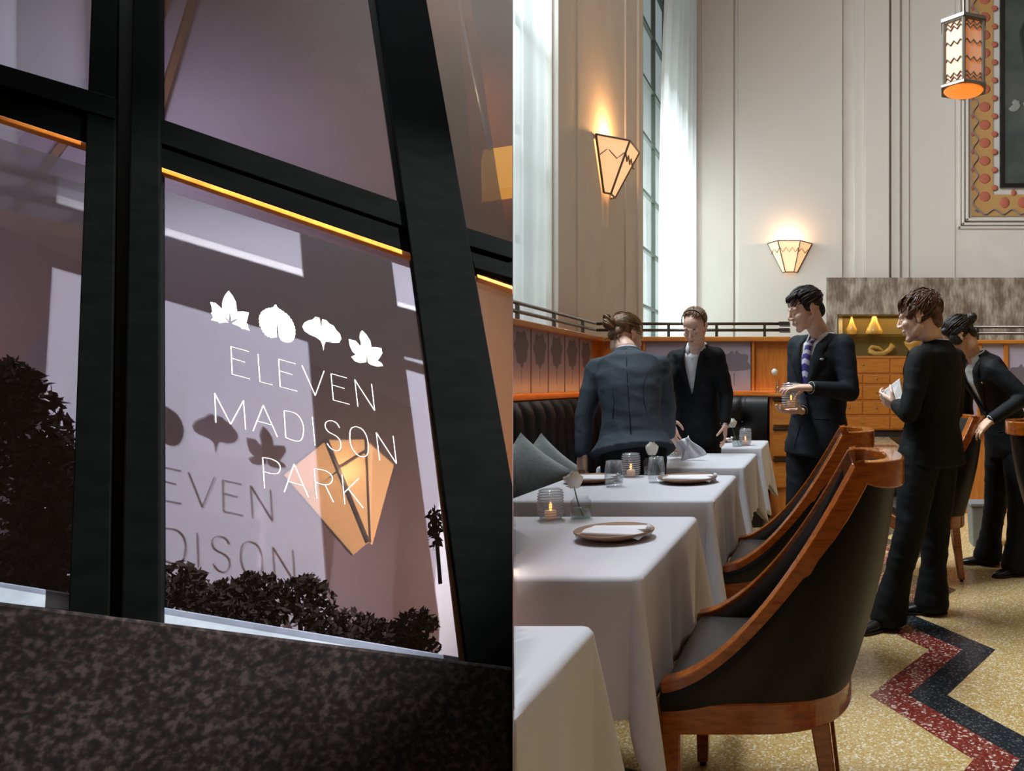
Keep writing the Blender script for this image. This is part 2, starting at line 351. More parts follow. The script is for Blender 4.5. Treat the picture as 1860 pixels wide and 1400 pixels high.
# ------------------------------------------------------------------ partitions with leaf panels and rails
M_panel = mat('lilac_panel', (146, 132, 142), .55, rgb2=(152, 138, 148), scale=8)
M_leaf = mat('grey_leaf_print', (104, 94, 102), .6)
M_rail = mat('bronze_rail', (92, 84, 78), .35, metal=.85)
PL, PB = -2.07, 7.0            # faces of the left and back partitions
ZT, ZB = 1.655, 1.13
def leaf_shape(kind):
    if kind == 'oak':
        pts = []
        for k in range(60):
            a = 2*math.pi*k/60; r = 1+.10*math.sin(7*a+1)
            pts.append((.58*math.sin(a)*r*(1+.25*math.cos(a-math.pi)), -math.cos(a)*r*.62+.30))
        pts = [(x, y) for x, y in pts]
    else:   # fan-shaped leaf with rounded lobes
        pts = []
        for k in range(61):
            a = math.radians(-118+236*k/60); r = .80+.09*math.cos(7*a)-(.30*math.exp(-(a/.07)**2))
            pts.append((r*math.sin(a)*.86, r*math.cos(a)*.72+.0))
        pts += [(.06, -.32), (-.06, -.32)]
    return pts
def leaf_on(center, ax, nrm, size, kind, parent):
    mb = MB(); up = Vector((0, 0, 1)); c = Vector(center)
    mb.prism([c+ax*x*size+up*y*size for x, y in leaf_shape(kind)], -nrm*.002)
    mb.prism([c+ax*x*size+up*y*size for x, y in ((-.03, -.40), (.03, -.40), (.015, -.98), (-.015, -.98))], -nrm*.002)
    return mb.build('leaf_print', M_leaf, parent)
# left partition, one panelled run
t = thing('wall_panelling', 'oak panelling with lilac leaf panels along the banquette by the window', 'panelling', (0, 0, 0))
MB().box(PL-.14, PL-.03, FRW+.1, PB+.1, 0, ZT-.04).build('back_board', M_oakv, t)
MB().box(PL-.20, PL+.02, FRW+.1, PB, ZT-.045, ZT).build('ledge', M_oak, t, bevel=.006)
MB().box(PL-.05, PL+.03, FRW+.1, PB-.05, ZB-.03, ZB+.02).build('lower_rail', M_oak, t, bevel=.006)
yb = [P(x, 600, 1) for x in ()]
edges = [5.02]
for px in (969.5, 1000.5, 1030.5, 1056.5, 1080): edges.append(PL*F/(px-PX))
edges = [2*edges[1]-edges[2]-.02*0]+edges[1:]
for i in range(len(edges)-1):
    y0, y1 = edges[i]+.012, edges[i+1]-.012
    p = MB().box(PL-.035, PL-.02, y0, y1, ZB+.02, ZT-.045).build('leaf_panel', M_panel, t)
    leaf_on((PL-.0195, (y0+y1)/2, 1.40), Vector((0, 1, 0)), Vector((1, 0, 0)), .20, 'oak', p)
# back partition
bz7 = lambda py: bz(py, PB)
t = thing('rear_partition', 'oak partition with leaf panels behind the rear banquette', 'partition', (0, 0, 0))
xe = bx(1434, PB)
MB().box(PL-.14, xe, PB+.03, PB+.14, 0, ZT-.04).build('back_board', M_oakv, t)
MB().box(PL-.2, xe+.01, PB-.02, PB+.22, ZT-.045, ZT).build('ledge', M_oak, t, bevel=.006)
MB().box(PL, xe, PB-.03, PB+.05, ZB-.03, ZB+.02).build('lower_rail', M_oak, t, bevel=.006)
for a, b in ((1172, 1266), (1270, 1363)):
    p = MB().box(bx(a, PB), bx(b, PB), PB+.015, PB+.035, ZB+.02, ZT-.045).build('leaf_panel', M_panel, t)
    leaf_on((bx(b-18, PB)-.06, PB+.0145, 1.40), Vector((1, 0, 0)), Vector((0, -1, 0)), .21, 'fan', p)
for a in (1082, 1120, 1168, 1268, 1366):
    MB().box(bx(a, PB), bx(a+4, PB), PB, PB+.035, ZB+.02, ZT-.045).build('stile', M_oakv, t)
# right partition
t = thing('aisle_partition', 'oak and lilac partition behind the person leaning over the chair', 'partition', (0, 0, 0))
xr = bx(1712, PB)
MB().box(xr, 4.5, PB+.03, PB+.14, 0, ZT-.06).build('back_board', M_oakv, t)
MB().box(xr-.01, 4.5, PB-.02, PB+.2, ZT-.065, ZT-.03).build('ledge', M_oak, t, bevel=.006)
for a, b in ((1730, 1775), (1778, 1823), (1831, 1876)):
    p = MB().box(bx(a, PB), bx(b, PB), PB+.01, PB+.035, .80, ZT-.065).build('leaf_panel', mat('pale_lilac_panel', (168, 152, 168), .5), t)
    leaf_on((bx((a+b)/2+ (6 if a > 1800 else 0), PB), PB+.0095, 1.28), Vector((1, 0, 0)), Vector((0, -1, 0)), .20, 'fan', p)
for a in (1725, 1775, 1823): MB().box(bx(a, PB), bx(a+8, PB), PB-.005, PB+.035, .75, ZT-.065).build('stile', M_oakv, t)
# bronze rails on the ledges
def rail(name, a, b, z0, posts, label, end=None):
    t = thing(name, label, 'railing', (0, 0, 0)); a = Vector(a); b = Vector(b)
    for z in (.065, .125):
        mb = MB(); mb.tube([a+Vector((0, 0, z)), b+Vector((0, 0, z))], .014, 8); mb.build('bar', M_rail, t, smooth=True)
    for k in range(posts):
        p = lerp(a, b, (k+.5)/posts); MB().box(p.x-.012, p.x+.012, p.y-.012, p.y+.012, z0, z0+.13).build('post', M_rail, t)
    return t
rail('railing', (PL-.05, FRW+.2, ZT), (PL-.05, PB, ZT), ZT, 14, 'bronze double rail on the ledge along the window side')
rl = rail('railing', (PL-.05, PB+.05, ZT), (xe-.01, PB+.05, ZT), ZT, 4, 'bronze double rail on top of the rear banquette partition')
for z in (.065, .125): MB().box(xe-.10, xe+.0, PB+.0, PB+.2, ZT+z-.016, ZT+z+.016).build('end_bracket', M_rail, rl)
rail('railing', (xr, PB+.05, ZT-.03), (4.5, PB+.05, ZT-.03), ZT-.03, 5, 'bronze double rail on the partition at the right edge')
# ------------------------------------------------------------------ banquettes
M_leather = mat('black_leather', (11, 10, 10), .40, rgb2=(15, 14, 14), scale=40, bump=.15, bscale=160, spec=.35)
def banq_back(n, pitch, h, bulge):
    """channel-tufted back: profile rows over n channels, in local (along, out, up)"""
    rows = []
    for j in range(15):
        v = j/14; row = []
        for i in range(n*8+1):
            u = i/8; c = abs(math.sin(math.pi*u))**.6; e = min(1, (1-v)*9+.01)**.5
            row.append((u*pitch, (.02+bulge*c)*max(e, .15)-(.045*v), v*h))
        rows.append(row)
    return rows
t = thing('banquette_window', 'long black leather banquette with channelled back along the window', 'banquette', (0, 0, 0))
MB().box(PL+.0, PL+.70, FRW+.4, PB-.75, .08, .30).build('base', M_dark, t)
mb = MB(); mb.box(PL+.14, PL+.74, FRW+.4, PB-.72, .30, .46); mb.build('seat', M_leather, t, bevel=.05)
L0 = 3.2; pit = .19; n = int((PB-.1-L0)/pit)
mb = MB(); mb.grid([[Vector((PL+.20+o*1.3, L0+u, .42+v)) for u, o, v in r] for r in banq_back(n, pit, .68, .03)]); mb.build('backrest', M_leather, t, smooth=True)
mb = MB(); mb.box(PL+.0, PL+.14, FRW+.4, PB-.1, .3, 1.09); mb.build('back_frame', M_leather, t, bevel=.02)
t = thing('banquette_rear', 'black button-tufted leather banquette against the rear partition', 'banquette', (0, 0, 0))
bx1 = bx(1396, PB)
mb = MB(); mb.box(PL+.75, bx1, PB-.70, PB-.1, .30, .46); mb.build('seat', M_leather, t, bevel=.05)
MB().box(PL+.75, bx1, PB-.66, PB-.05, .0, .30).build('base', M_dark, t)
rows = []
cx = [PL+.45, PL+.95, PL+1.37]; btn = [(PL+.5+.42*k, .86) for k in range(4)]
for j in range(25):
    v = j/24; row = []
    for i in range(61):
        x = lerp(PL+.2, bx1, i/60); z = .42+.68*v
        d = min(math.hypot(x-a, z-b) for a, b in btn); g = min(abs(x-a) for a, b in btn)
        o = .10*math.sin(math.pi*min(1, max(0, v)))**.4-.06*math.exp(-(d/.07)**2)-.02*math.exp(-(g/.02)**2)
        row.append(Vector((x, PB-.08-o, z)))
    rows.append(row)
mb = MB(); mb.grid(rows); mb.build('backrest', M_leather, t, smooth=True)
for a, b in btn: MB().ell((a, PB-.13, b), (.016, .012, .016), seg=10, rings=6).build('button', M_leather, t, smooth=True)
MB().box(PL+.2, bx1, PB-.08, PB-.0, .3, 1.08).build('back_frame', M_leather, t)
# warm cove lamp strips behind the banquette backs
area('cove_lamp_window', (PL+.10, 5.9, 1.165), (0, HP+.45, 0),   .02, 2.2, 1.5, (1, .42, .12))
area('cove_lamp_rear', ((PL+xe)/2, PB-.09, 1.165), (HP+.45, 0, 0), 1.6, .02, .55, (1, .42, .12))
# oak service console at the end of the rear partition
t = thing('service_console', 'oak service console with drawers at the end of rear banquette', 'console', (0, 0, 0))
c0, c1 = bx(1398, 6.75), bx(1440, 6.75)
MB().box(c0, c1, 6.75, PB+.0, .0, 1.10).build('carcass', M_oakv, t, bevel=.004)
MB().box(c0-.015, c1+.015, 6.72, PB, 1.10, 1.125).build('top', M_oak, t, bevel=.004)
for z0, z1 in ((.84, 1.06), (.56, .80), (.28, .52)):
    d = MB().box(c0+.03, c1-.01, 6.728, 6.752, z0, z1).build('drawer', M_oak, t, bevel=.01)
    MB().box(c0+.03, c1-.01, 6.715, 6.75, z1+.005, z1+.02).build('drawer_pull', M_rail, d)
# ------------------------------------------------------------------ lamps
M_bronze = mat('pewter_frame', (120, 112, 104), .4, metal=.7)
M_sg = lampglass('lit_parchment_glass', (240, 214, 190), (255, 192, 136), .9)
def sconce(loc, rz, label):
    """wall sconce, local +Y is out of the wall"""
    t = thing('wall_sconce', label, 'wall sconce', loc, rz, 'pointed wall sconces')
    w, d, h = .40, .30, .52; bw = .13
    top = [Vector((-w, .01, 0)), Vector((-w*.50, d, 0)), Vector((w*.50, d, 0)), Vector((w, .01, 0))]
    bot = [Vector((-bw, .01, -h)), Vector((-bw*.6, .07, -h)), Vector((bw*.6, .07, -h)), Vector((bw, .01, -h))]
    fr = MB()
    for i in range(3):
        mb = MB(); mb.prism([top[i], top[i+1], bot[i+1], bot[i]], (0, -.006, 0)); mb.build('glass_panel', M_sg, t)
        fr.tube([top[i], top[i+1]], .011, 6); fr.tube([bot[i], bot[i+1]], .011, 6)
        a, b = lerp(top[i], bot[i], .26), lerp(top[i+1], bot[i+1], .26); k = 3 if i != 1 else 6
        zz = [lerp(a, b, q/k)+Vector((0, .008, -.055 if q % 2 else .03)) for q in range(k+1)]
        fr.tube(zz, .0075, 6)
    for i in range(4): fr.tube([top[i], bot[i]], .012, 6)
    fr.tube([top[0], top[3]], .012, 6)
    fr.build('frame', M_bronze, t)
    MB().box(-w, w, -.0, .012, -.03, .0).build('back_plate', M_bronze, t)
    MB().ell((0, .12, -.16), (.035, .035, .055)).build('bulb', mat('warm_bulb', (255, 220, 170), .4, emit=(255, 190, 120), estr=9), t, smooth=True)
    return t
sconce((LW+.012, 7.95, bz(258, 7.8)), -HP, 'pointed lit sconce on the pier between the windows')
sconce((bx(1434.5, BW-.09), BW-.075, bz(444)), math.pi, 'small lit sconce on the back wall above the dark-haired man')
point('sconce_light_pier', (LW+.18, 7.95, bz(258, 7.8)+.06), 26, (1, .48, .16), .05)
point('sconce_light_back', (bx(1434.5), BW-.26, bz(444)+.05), 12, (1, .62, .36), .05)
# hexagonal pendant lantern
YL = 7.0; lc = P(1750, 105, YL)
t = thing('pendant_lantern', 'hexagonal pendant lantern with zigzag bands hanging before the back wall', 'lantern', lc)
R, hh = .205, .29
def hexp(r, z): return [Vector((r*math.cos(math.pi/3*k+.35), r*math.sin(math.pi/3*k+.35), z)) for k in range(6)]
fr = MB(); T_, B_ = hexp(R, hh), hexp(R, -hh)
for k in range(6):
    a, b = T_[k], T_[(k+1) % 6]; c, d = B_[k], B_[(k+1) % 6]
    fr.tube([a, c], .018, 6); fr.tube([a, b], .018, 6); fr.tube([c, d], .018, 6)
    mb = MB(); ins = .97; mb.prism([a*ins, b*ins, d*ins, c*ins], (0, 0, .0001)); mb.build('glass_panel', lampglass('lantern_glass', (214, 190, 168), (255, 150, 80), .22), t)
    for z in (.86, .74, .27, -.27, -.74, -.86):
        zz = [lerp(a, b, q/6)*1.0 for q in range(7)]
        zz = [Vector((p.x, p.y, hh*z+(.018 if q % 2 else -.018))) for q, p in enumerate(zz)]
        mb = MB(); mb.tube(zz, .008, 5); mb.build('zigzag_band', M_bronze, t)
fr.build('frame', M_bronze, t)
mb = MB(); mb.prism(hexp(R+.03, hh), (0, 0, .03)); mb.build('cap', M_bronze, t)
mb = MB(); mb.prism(hexp(R+.03, -hh-.02), (0, 0, .02)); mb.build('base_ring', M_bronze, t)
MB().lathe([(.185, -hh-.02), (.17, -hh-.035), (.10, -hh-.05), (.005, -hh-.055)], (0, 0, 0)).build('bowl', lampglass('amber_bowl', (226, 160, 90), (255, 130, 40), .8), t, smooth=True)
MB().tube([(0, 0, hh+.03), (0, 0, CEIL-lc.z)], .012, 8).build('rod', M_bronze, t)
# ------------------------------------------------------------------ tables under white cloths
M_cloth = mat('white_tablecloth', (214, 214, 222), .8, sheen=.2, bump=.08, bscale=12)
M_metal = mat('cast_iron', (30, 30, 32), .5)
TX0, TX1, TZ = -1.25, -.44, .75
KL = (931.0-PX)/F                      # the dividing wall follows x = KL * y
def draped(x0, x1, y0, y1, L, seed):
    rnd = random.Random(seed); r = .025; per = []
    def edge(a, b, n, nx, ny):
        for i in range(n): t = i/n; per.append((lerp(a[0], b[0], t), lerp(a[1], b[1], t), nx, ny, 0))
    def corner(cx, cy, a0):
        for i in range(13): a = a0+HP*i/12; per.append((cx+r*math.cos(a), cy+r*math.sin(a), math.cos(a), math.sin(a), min(abs(math.sin(2*(a-a0))), 1)))
    edge((x0+r, y0), (x1-r, y0), 26, 0, -1); corner(x1-r, y0+r, -HP)
    edge((x1, y0+r), (x1, y1-r), 26, 1, 0); corner(x1-r, y1-r, 0)
    edge((x1-r, y1), (x0+r, y1), 26, 0, 1); corner(x0+r, y1-r, HP)
    edge((x0, y1-r), (x0, y0+r), 26, -1, 0); corner(x0+r, y0+r, math.pi)
    ph = [rnd.random()*6.28 for _ in range(4)]; rows = []
    cx, cy = (x0+x1)/2, (y0+y1)/2
    for s in (.0, .5, .9, .97): rows.append([Vector((cx+(p[0]-cx)*s, cy+(p[1]-cy)*s, TZ+.004)) for p in per])
    nrow = 12; N = len(per)
    for j in range(nrow+1):
        v = j/nrow; row = []
        for i, (x, y, nx, ny, c) in enumerate(per):
            ln = L*(1+.40*c*c)
            q = i/N*2*math.pi
            rip = .010*math.sin(13*q+ph[0])+.007*math.sin(29*q+ph[1])
            near = 0
            for cxx, cyy in ((x0, y0), (x1, y0), (x0, y1), (x1, y1)):
                d = math.hypot(x-cxx, y-cyy); near = max(near, math.exp(-(d/.11)**2))
            out = .006+v*.012+v*rip*(1-c)+c**3*v*.10-(near*(1-c))*v*.012
            if j == 0: z, out = TZ+.002, .0
            elif j == 1: z, out = TZ-.006, .006
            else: z = TZ-ln*v
            row.append(Vector((x+nx*out, y+ny*out, z)))
        rows.append(row)
    mb = MB(); mb.grid(rows, True); return mb
tables = []
lab = ['front-most white tablecloth corner at the bottom of the picture', 'white tablecloth with the large napkin plate in front of the curved chairs',
       'white tablecloth holding two plates and two clear tumblers', 'white tablecloth under the magazine and napkin between two staff', 'farthest white tablecloth near the rear banquette']
for i in range(5):
    y0 = .62+1.18*i; y1 = y0+.82
    if i == 4: y0, y1 = 5.40, 6.10
    mb = draped(TX0, TX1, y0, y1, .335, 10+i)
    if i < 2:   # the two nearest tables stand against the dividing wall
        bmesh.ops.bisect_plane(mb.b, geom=mb.b.verts[:]+mb.b.edges[:]+mb.b.faces[:], plane_co=(KL*2+.0025, 2, 0), plane_no=(-1, KL, 0), clear_outer=True)
    c = tag(mb.build('tablecloth', M_cloth, smooth=True, solid=.003), lab[i], 'tablecloth', 'white tablecloths'); tables.append((y0, y1))
    t = thing('dining_table', ['table under the front-most white cloth', 'table under the cloth with the large napkin plate', 'table under the cloth with two plates', 'table under the cloth with the magazine', 'table under the farthest white cloth'][i], 'table', (0, 0, 0), 0, 'cloth-covered dining tables')
    tb = MB(); tb.box(TX0+.006, TX1-.006, y0+.006, y1-.006, TZ-.03, TZ)
    xb = (TX0+TX1)/2 if i > 1 else TX1-(.20 if i else .06); yb = (y0+y1)/2 if i else y1-.05
    if i < 2: bmesh.ops.bisect_plane(tb.b, geom=tb.b.verts[:]+tb.b.edges[:]+tb.b.faces[:], plane_co=(KL*2+.006, 2, 0), plane_no=(-1, KL, 0), clear_outer=True)
    tb.build('tabletop', M_oak, t); MB().lathe([(.022, .02), (.022, TZ-.03)], (xb, yb, 0), 12).build('column', M_metal, t)
    MB().lathe([((.045, .14, .22, .22, .22)[i], 0), ((.045, .14, .22, .22, .22)[i], .015), (.03, .03)], (xb, yb, 0), 20).build('foot', M_metal, t)
# ------------------------------------------------------------------ tub chairs with sweeping wooden rails
M_cherry = mat('cherry_wood', (172, 92, 24), .20, rgb2=(140, 68, 16), scale=7, stretch=(3, 3, 12), coat=.5)
M_chl = mat('chair_leather', (10, 9, 10), .42, rgb2=(13, 12, 12), scale=40, bump=.12, bscale=150, spec=.3)
M_chin = mat('chair_leather_inside', (40, 37, 35), .42, rgb2=(46, 43, 41), scale=40, bump=.12, bscale=150)
def make_chair(label, sc=1.0):
    """faces -X; origin on the floor under the seat centre"""
    t = thing('tub_chair', label, 'chair', (0, 0, 0), 0, 'curved tub chairs')
    # plan at seat level: U open to -X ; q in [-1,1] from near front (-Y) round the back to far front (+Y)
    def plan(q, top):
        a = abs(q); sg = 1 if q > 0 else -1
        hw = lerp(.275, .205, top); fx, bxx = -.235, lerp(.235, .37, top); rd = lerp(.25, .115, top)
        k = .52                      # share of q used by the rounded back
        if a < k:
            th = a/k*HP; e = .75
            x = lerp(bxx-rd, bxx, math.cos(th)**e); y = hw*math.sin(th)**e
        else:
            u = (a-k)/(1-k); x = lerp(.255 if top > 0 else -.015, fx, u); y = lerp(hw, lerp(.275, .26, top), u)
        return x, sg*y
    def height(q):
        a = abs(q); k = .52
        if a < k: return 1.01
        u = (a-k)/(1-k); return .475+(1.01-.475)*(1-u)**1.70
    def top_pt(q):
        h = height(q); f = max(0, min(1, (h-.475)/(1.01-.475)))**.9
        x, y = plan(q, max(f, .001))
        return Vector((x, y, h))
    def bot_pt(q): x, y = plan(q, 0); return Vector((x, y, .40))
    Q = [-1+2*i/96 for i in range(97)]
    T = [top_pt(q) for q in Q]; B = [bot_pt(q) for q in Q]
    def outn(i):
        d = (B[min(i+1, 96)]-B[max(i-1, 0)]); return Vector((d.y, -d.x, 0)).normalized()
    # outside leather shell and inside upholstery, both bulging a little
    def skin(off, bulge):
        rows = []
        for j in range(9):
            v = j/8; rows.append([lerp(B[i], T[i], v*.985)+outn(i)*(off+bulge*math.sin(math.pi*v)) for i in range(97)])
        mb = MB(); mb.grid(rows); return mb
    skin(.010, .022).build('outer_back', M_chl, t, smooth=True)
    skin(-.022, -.012).build('inner_back', M_chin, t, smooth=True)
    # wooden rail following the top edge
    rows = []
    for i in range(97):
        tg = (T[min(i+1, 96)]-T[max(i-1, 0)]).normalized(); n = (Vector((tg.y, -tg.x, 0)).normalized()+outn(i)*.6).normalized(); n = (n-tg*n.dot(tg)).normalized(); up = n.cross(tg).normalized()
        if up.z < 0: up = -up
        a = abs(Q[i]); th = .046 if a > .50 else .046+.020*(1-(a/.50)**6)
        w = .026
        rows.append([T[i]+n*w+up*.008, T[i]-n*w+up*.008, T[i]-n*w-up*th, T[i]+n*w-up*th])
    mb = MB(); mb.grid(rows, True, True); mb.build('top_rail', M_cherry, t, bevel=.005)
    # curved apron under the seat
    rows = []
    for i in range(97):
        n = outn(i); p = B[i]; rows.append([Vector((p.x, p.y, .425))+n*.014, Vector((p.x, p.y, .425))-n*.03, Vector((p.x, p.y, .345))-n*.03, Vector((p.x, p.y, .345))+n*.014])
    mb = MB(); mb.grid(rows, True, True); mb.build('apron', M_cherry, t, bevel=.006)
    MB().box(-.250, -.215, -.285, .285, .345, .43).build('front_rail', M_cherry, t, bevel=.006)
    pts = [Vector((p.x*.97, p.y*.93, .40)) for p in B]
    mb = MB(); mb.prism(pts, (0, 0, .075)); mb.build('seat', M_chin, t, bevel=.02)
    for x, y, kx in ((-.215, -.25, 0), (-.215, .25, 0), (.155, -.165, .05), (.155, .165, .05)):
        a = .026; b = .017; mb = MB()
        mb.grid([[Vector((x+kx*(1-s)+sx*r, y+sy*r, z)) for sx, sy in ((-1, -1), (1, -1), (1, 1), (-1, 1))] for z, r, s in ((.36, a, 1), (.014, b, 0))], True, True)
        l = mb.build('leg', M_cherry, t, bevel=.004); MB().lathe([(.010, 0), (.012, .014)], (x+kx, y, 0), 10).build('glide', M_metal, l)
    return t
ch = make_chair('nearest tub chair, its tall curved black leather back filling the foreground'); ch.location = (-.165, 2.15, 0)
dup(ch, (-.165, 3.33, 0), 0, 'second tub chair just behind the nearest one, mostly its sweeping wooden rail')
dup(ch, (.62, 4.72, 0), math.radians(14), 'tub chair whose back the leaning dark-haired person is gripping')
dup(ch, (1.40, 4.05, 0), math.radians(172), 'tub chair cut off by the right edge of the picture')
# ------------------------------------------------------------------ cushions, waste bin
M_velvet = mat('grey_velvet', (98, 104, 104), .85, rgb2=(112, 118, 118), scale=60, sheen=.8)
def cushion(loc, ry, rx, rz, s, label):
    rows = []
    n = 16
    def pt(u, v, sg):
        e = (1-abs(u)**2.2)*(1-abs(v)**2.2); pin = 1-.10*(1-abs(u)**2)*(abs(v)**4) ; pin2 = 1-.10*(1-abs(v)**2)*(abs(u)**4)
        return Vector((u*s*pin2, sg*(.004+.085*max(e, 0)**.55), v*s*pin))
    mb = MB()
    for sg in (-1, 1): mb.grid([[pt(-1+2*i/n, -1+2*j/n, sg) for i in range(n+1)] for j in range(n+1)])
    o = tag(mb.build('cushion', M_velvet, smooth=True, merge=.0), label, 'cushion', 'grey velvet cushions'); o.rotation_euler = (rx, ry, rz); o.location = loc
    return o
cushion(P(956, 871, 3.94), math.radians(38), -.22, math.radians(14), .178, 'front grey velvet cushion leaning on the banquette')
cushion(P(988, 866, 4.26), math.radians(42), -.22, math.radians(20), .178, 'rear grey velvet cushion peeping behind the front one')
t = thing('waste_bin', 'pale grey bin behind the legs of the leaning person', 'bin', (0, 0, 0))
q = fl(1784, 988)
mb = MB(); mb.grid([[Vector((q.x+sx*r, q.y+sy*r, z)) for sx, sy in ((-1, -1), (1, -1), (1, 1), (-1, 1))] for z, r in ((0, .085), (.30, .10))], True, True); mb.build('body', mat('grey_plastic', (120, 122, 124), .5), t, bevel=.01)
MB().box(q.x-.108, q.x+.108, q.y-.108, q.y+.108, .30, .325).build('rim', mat('grey_plastic', (120, 122, 124), .5), t, bevel=.006)
# ------------------------------------------------------------------ things on the tables
M_clear = glass('clear_glassware', (246, 248, 250), .05)
M_ribbed = glass('ribbed_glass', (240, 242, 244), .10, .05)
M_ring = mat('ribbed_glass_ring', (226, 230, 236), .12, spec=.9, alpha=.42)
M_wax = mat('candle_wax', (245, 225, 200), .5, emit=(255, 170, 100), estr=.25)
M_flame = mat('candle_flame', (255, 200, 120), .5, emit=(255, 150, 70), estr=5)
M_green = mat('stem_green', (92, 120, 58), .5); M_rose = mat('white_petal', (250, 249, 240), .6, sheen=.4)
M_plate = mat('brown_stoneware', (152, 118, 94), .45, rgb2=(140, 106, 84), scale=20); M_nap = mat('white_napkin', (236, 236, 240), .85, bump=.1, bscale=30)
M_white = mat('white_paper', (240, 240, 242), .7)
M_water = glass('vase_water', (226, 234, 230), .03)
def candle(loc, r, h, label, up=None):
    t = thing('candle_holder', label, 'candle holder', loc, 0, 'ribbed glass candle holders')
    prof = [(r*.2, .004), (r*.86, .004)]; n = 11
    for k in range(n*6+1):
        u = k/(n*6); prof.append((r*(.93+.07*math.sin(u*n*2*math.pi))*(1-.22*abs(2*u-1)**5), .006+u*(h-.006)))
    mb = MB(); mb.lathe(prof, (0, 0, 0), 32, caps=False); mb.build('glass', M_ribbed, t, smooth=True)
    for k in range(n):
        u = (k+.25)/n; rr = r*(1-.22*abs(2*u-1)**5); mb = MB(); mb.tube([Vector((rr*math.cos(a), rr*math.sin(a), .006+u*(h-.006))) for a in [2*math.pi*q/32 for q in range(33)]], h/n*.22, 6, caps=False); mb.build('glass_ring', M_ring, t, smooth=True)
    MB().lathe([(r*.45, .008), (r*.45, h*.30), (r*.1, h*.29)], (0, 0, 0), 20).build('candle', M_wax, t, smooth=True)
    MB().ell((0, 0, h*.42), (.005, .005, .016), seg=10, rings=8).build('flame', M_flame, t, smooth=True)
    return t
def rose_head(c, r, parent, tilt=(0, 0)):
    mb = MB(); c = Vector(c); rnd = random.Random(int(c.x*1000)); 
    mb.ell(c, (r*.42, r*.42, r*.95))
    for k in range(14):
        a = k*2.4; lay = .42+.045*k; hh = r*(1.12-.028*k)
        rows = []
        for i in range(7):
            v = i/6; row = []
            for j in range(7):
                u = (j/6-.5)*(2.2-.05*k); fl_ = max(0, k-8)/5
                rr = r*lay*(.30+.75*math.sin(math.pi*(.12+(.62-.22*fl_)*v)))*(1+.05*math.sin(3*a))
                row.append(c+Vector((rr*math.cos(a+u), rr*math.sin(a+u), -r*.85+v*1.85*hh-.16*r*abs(u)**2.2*v)))
            rows.append(row)
        mb.grid(rows)
    o = mb.build('rose', M_rose, parent, smooth=True)
    m2 = MB()
    for k in range(4): a = k*HP+.4; m2.prism([c+Vector((0, 0, -r*.9)), c+Vector((r*.35*math.cos(a-.5), r*.35*math.sin(a-.5), -r*.85)), c+Vector((r*.9*math.cos(a), r*.9*math.sin(a), -r*.65))], (0, 0, .002))
    m2.build('sepal', M_green, o)
    return o
def bud_vase(loc, head, r, label, vr=.031, vh=.075, hr=None):
    t = thing('bud_vase', label, 'flower vase', loc, 0, 'white roses in glass bud vases')
    mb = MB(); mb.lathe([(vr*.3, .003), (vr, .003), (vr*1.05, vh*.5), (vr, vh*.82), (vr*.72, vh*.92), (vr*.75, vh)], (0, 0, 0), 28, caps=False); mb.build('vase', M_clear, t, smooth=True)
    MB().lathe([(vr*.3, .006), (vr*.95, .006), (vr*.99, vh*.55), (vr*.1, vh*.552)], (0, 0, 0), 24).build('water', M_water, t, smooth=True)
    hd = Vector(head)-Vector(loc); MB().tube(spline([Vector((-hd.x*.4, 0, .008)), hd*.45+Vector((0, 0, .0)), hd-Vector((0, 0, r*.8))], 10), .0022, 6).build('stem', M_green, t, smooth=True)
    rose_head(hd, r, t); return t
def tumbler(loc, r, h, label):
    t = tag(MB().lathe([(r*.2, .006), (r*.8, .002), (r*.96, h*.18), (r*1.0, h*.45), (r*.84, h), (r*.80, h), (r*.95, h*.45), (r*.86, h*.16), (r*.2, h*.12)], (0, 0, 0), 28, caps=False).build('tumbler', M_clear, smooth=True), label, 'glass', 'clear stemless tumblers')
    t.location = loc; return t
def plate(loc, r, label, nw=.085, nd=.055, rz=0):
    t = tag(MB().lathe([(.001, .006), (r*.55, .004), (r*.7, .008), (r*.99, .024), (r, .027), (r*.98, .029), (r*.7, .014), (.001, .011)], (0, 0, 0), 48, caps=False).build('plate', M_plate, smooth=True), label, 'plate', 'brown stoneware plates')
    t.location = loc
    mb = MB(); nx, ny = 20, 12
    rows = []
    def nz(u, v): return .030+.004*math.sin(3*u+1)*(1-v*v)+.003*math.cos(4*v+u)-.006*max(0, abs(u)-.8)*5
    top = [[Vector((u*nw*(1+.04*v), v*nd*(1+.03*u), nz(u, v))) for u in [-1+2*i/nx for i in range(nx+1)]] for v in [-1+2*j/ny for j in range(ny+1)]]
    mb.grid(top); mb.grid([[p-Vector((0, 0, .011)) for p in r_] for r_ in top]); 
    bd = lambda g: g[0]+[r_[-1] for r_ in g[1:]]+list(reversed(g[-1][:-1]))+[r_[0] for r_ in reversed(g[1:-1])]
    b1 = bd(top); mb.grid([b1, [p-Vector((0, 0, .0055))+Vector((p.x, p.y, 0))*.02 for p in b1], [p-Vector((0, 0, .011)) for p in b1]], True)
    n = tag(mb.build('napkin', M_nap, smooth=True, merge=.0002), 'folded white napkin on the '+label.split(' with')[0], 'napkin', 'folded white napkins'); n.location = loc; n.rotation_euler = (0, 0, rz)
    mb = MB(); mb.tube([(nw*.2, -nd*.3, .020), (nw*1.14, -nd*.2, .023), (nw*1.16, -nd*.2, .033), (nw*1.04, -nd*.2, .037)], .005, 6, flat=2.5); b = tag(mb.build('napkin_fold', M_nap, n, smooth=True), 'x', 'x'); del b['label']; del b['category']
    return t
def on(px, py, z=TZ+.005):
    Y = (CAMZ-z)*F/(py-PY); return Vector(((px-PX)/F*Y, Y, z))
c2 = on(1000, 944)
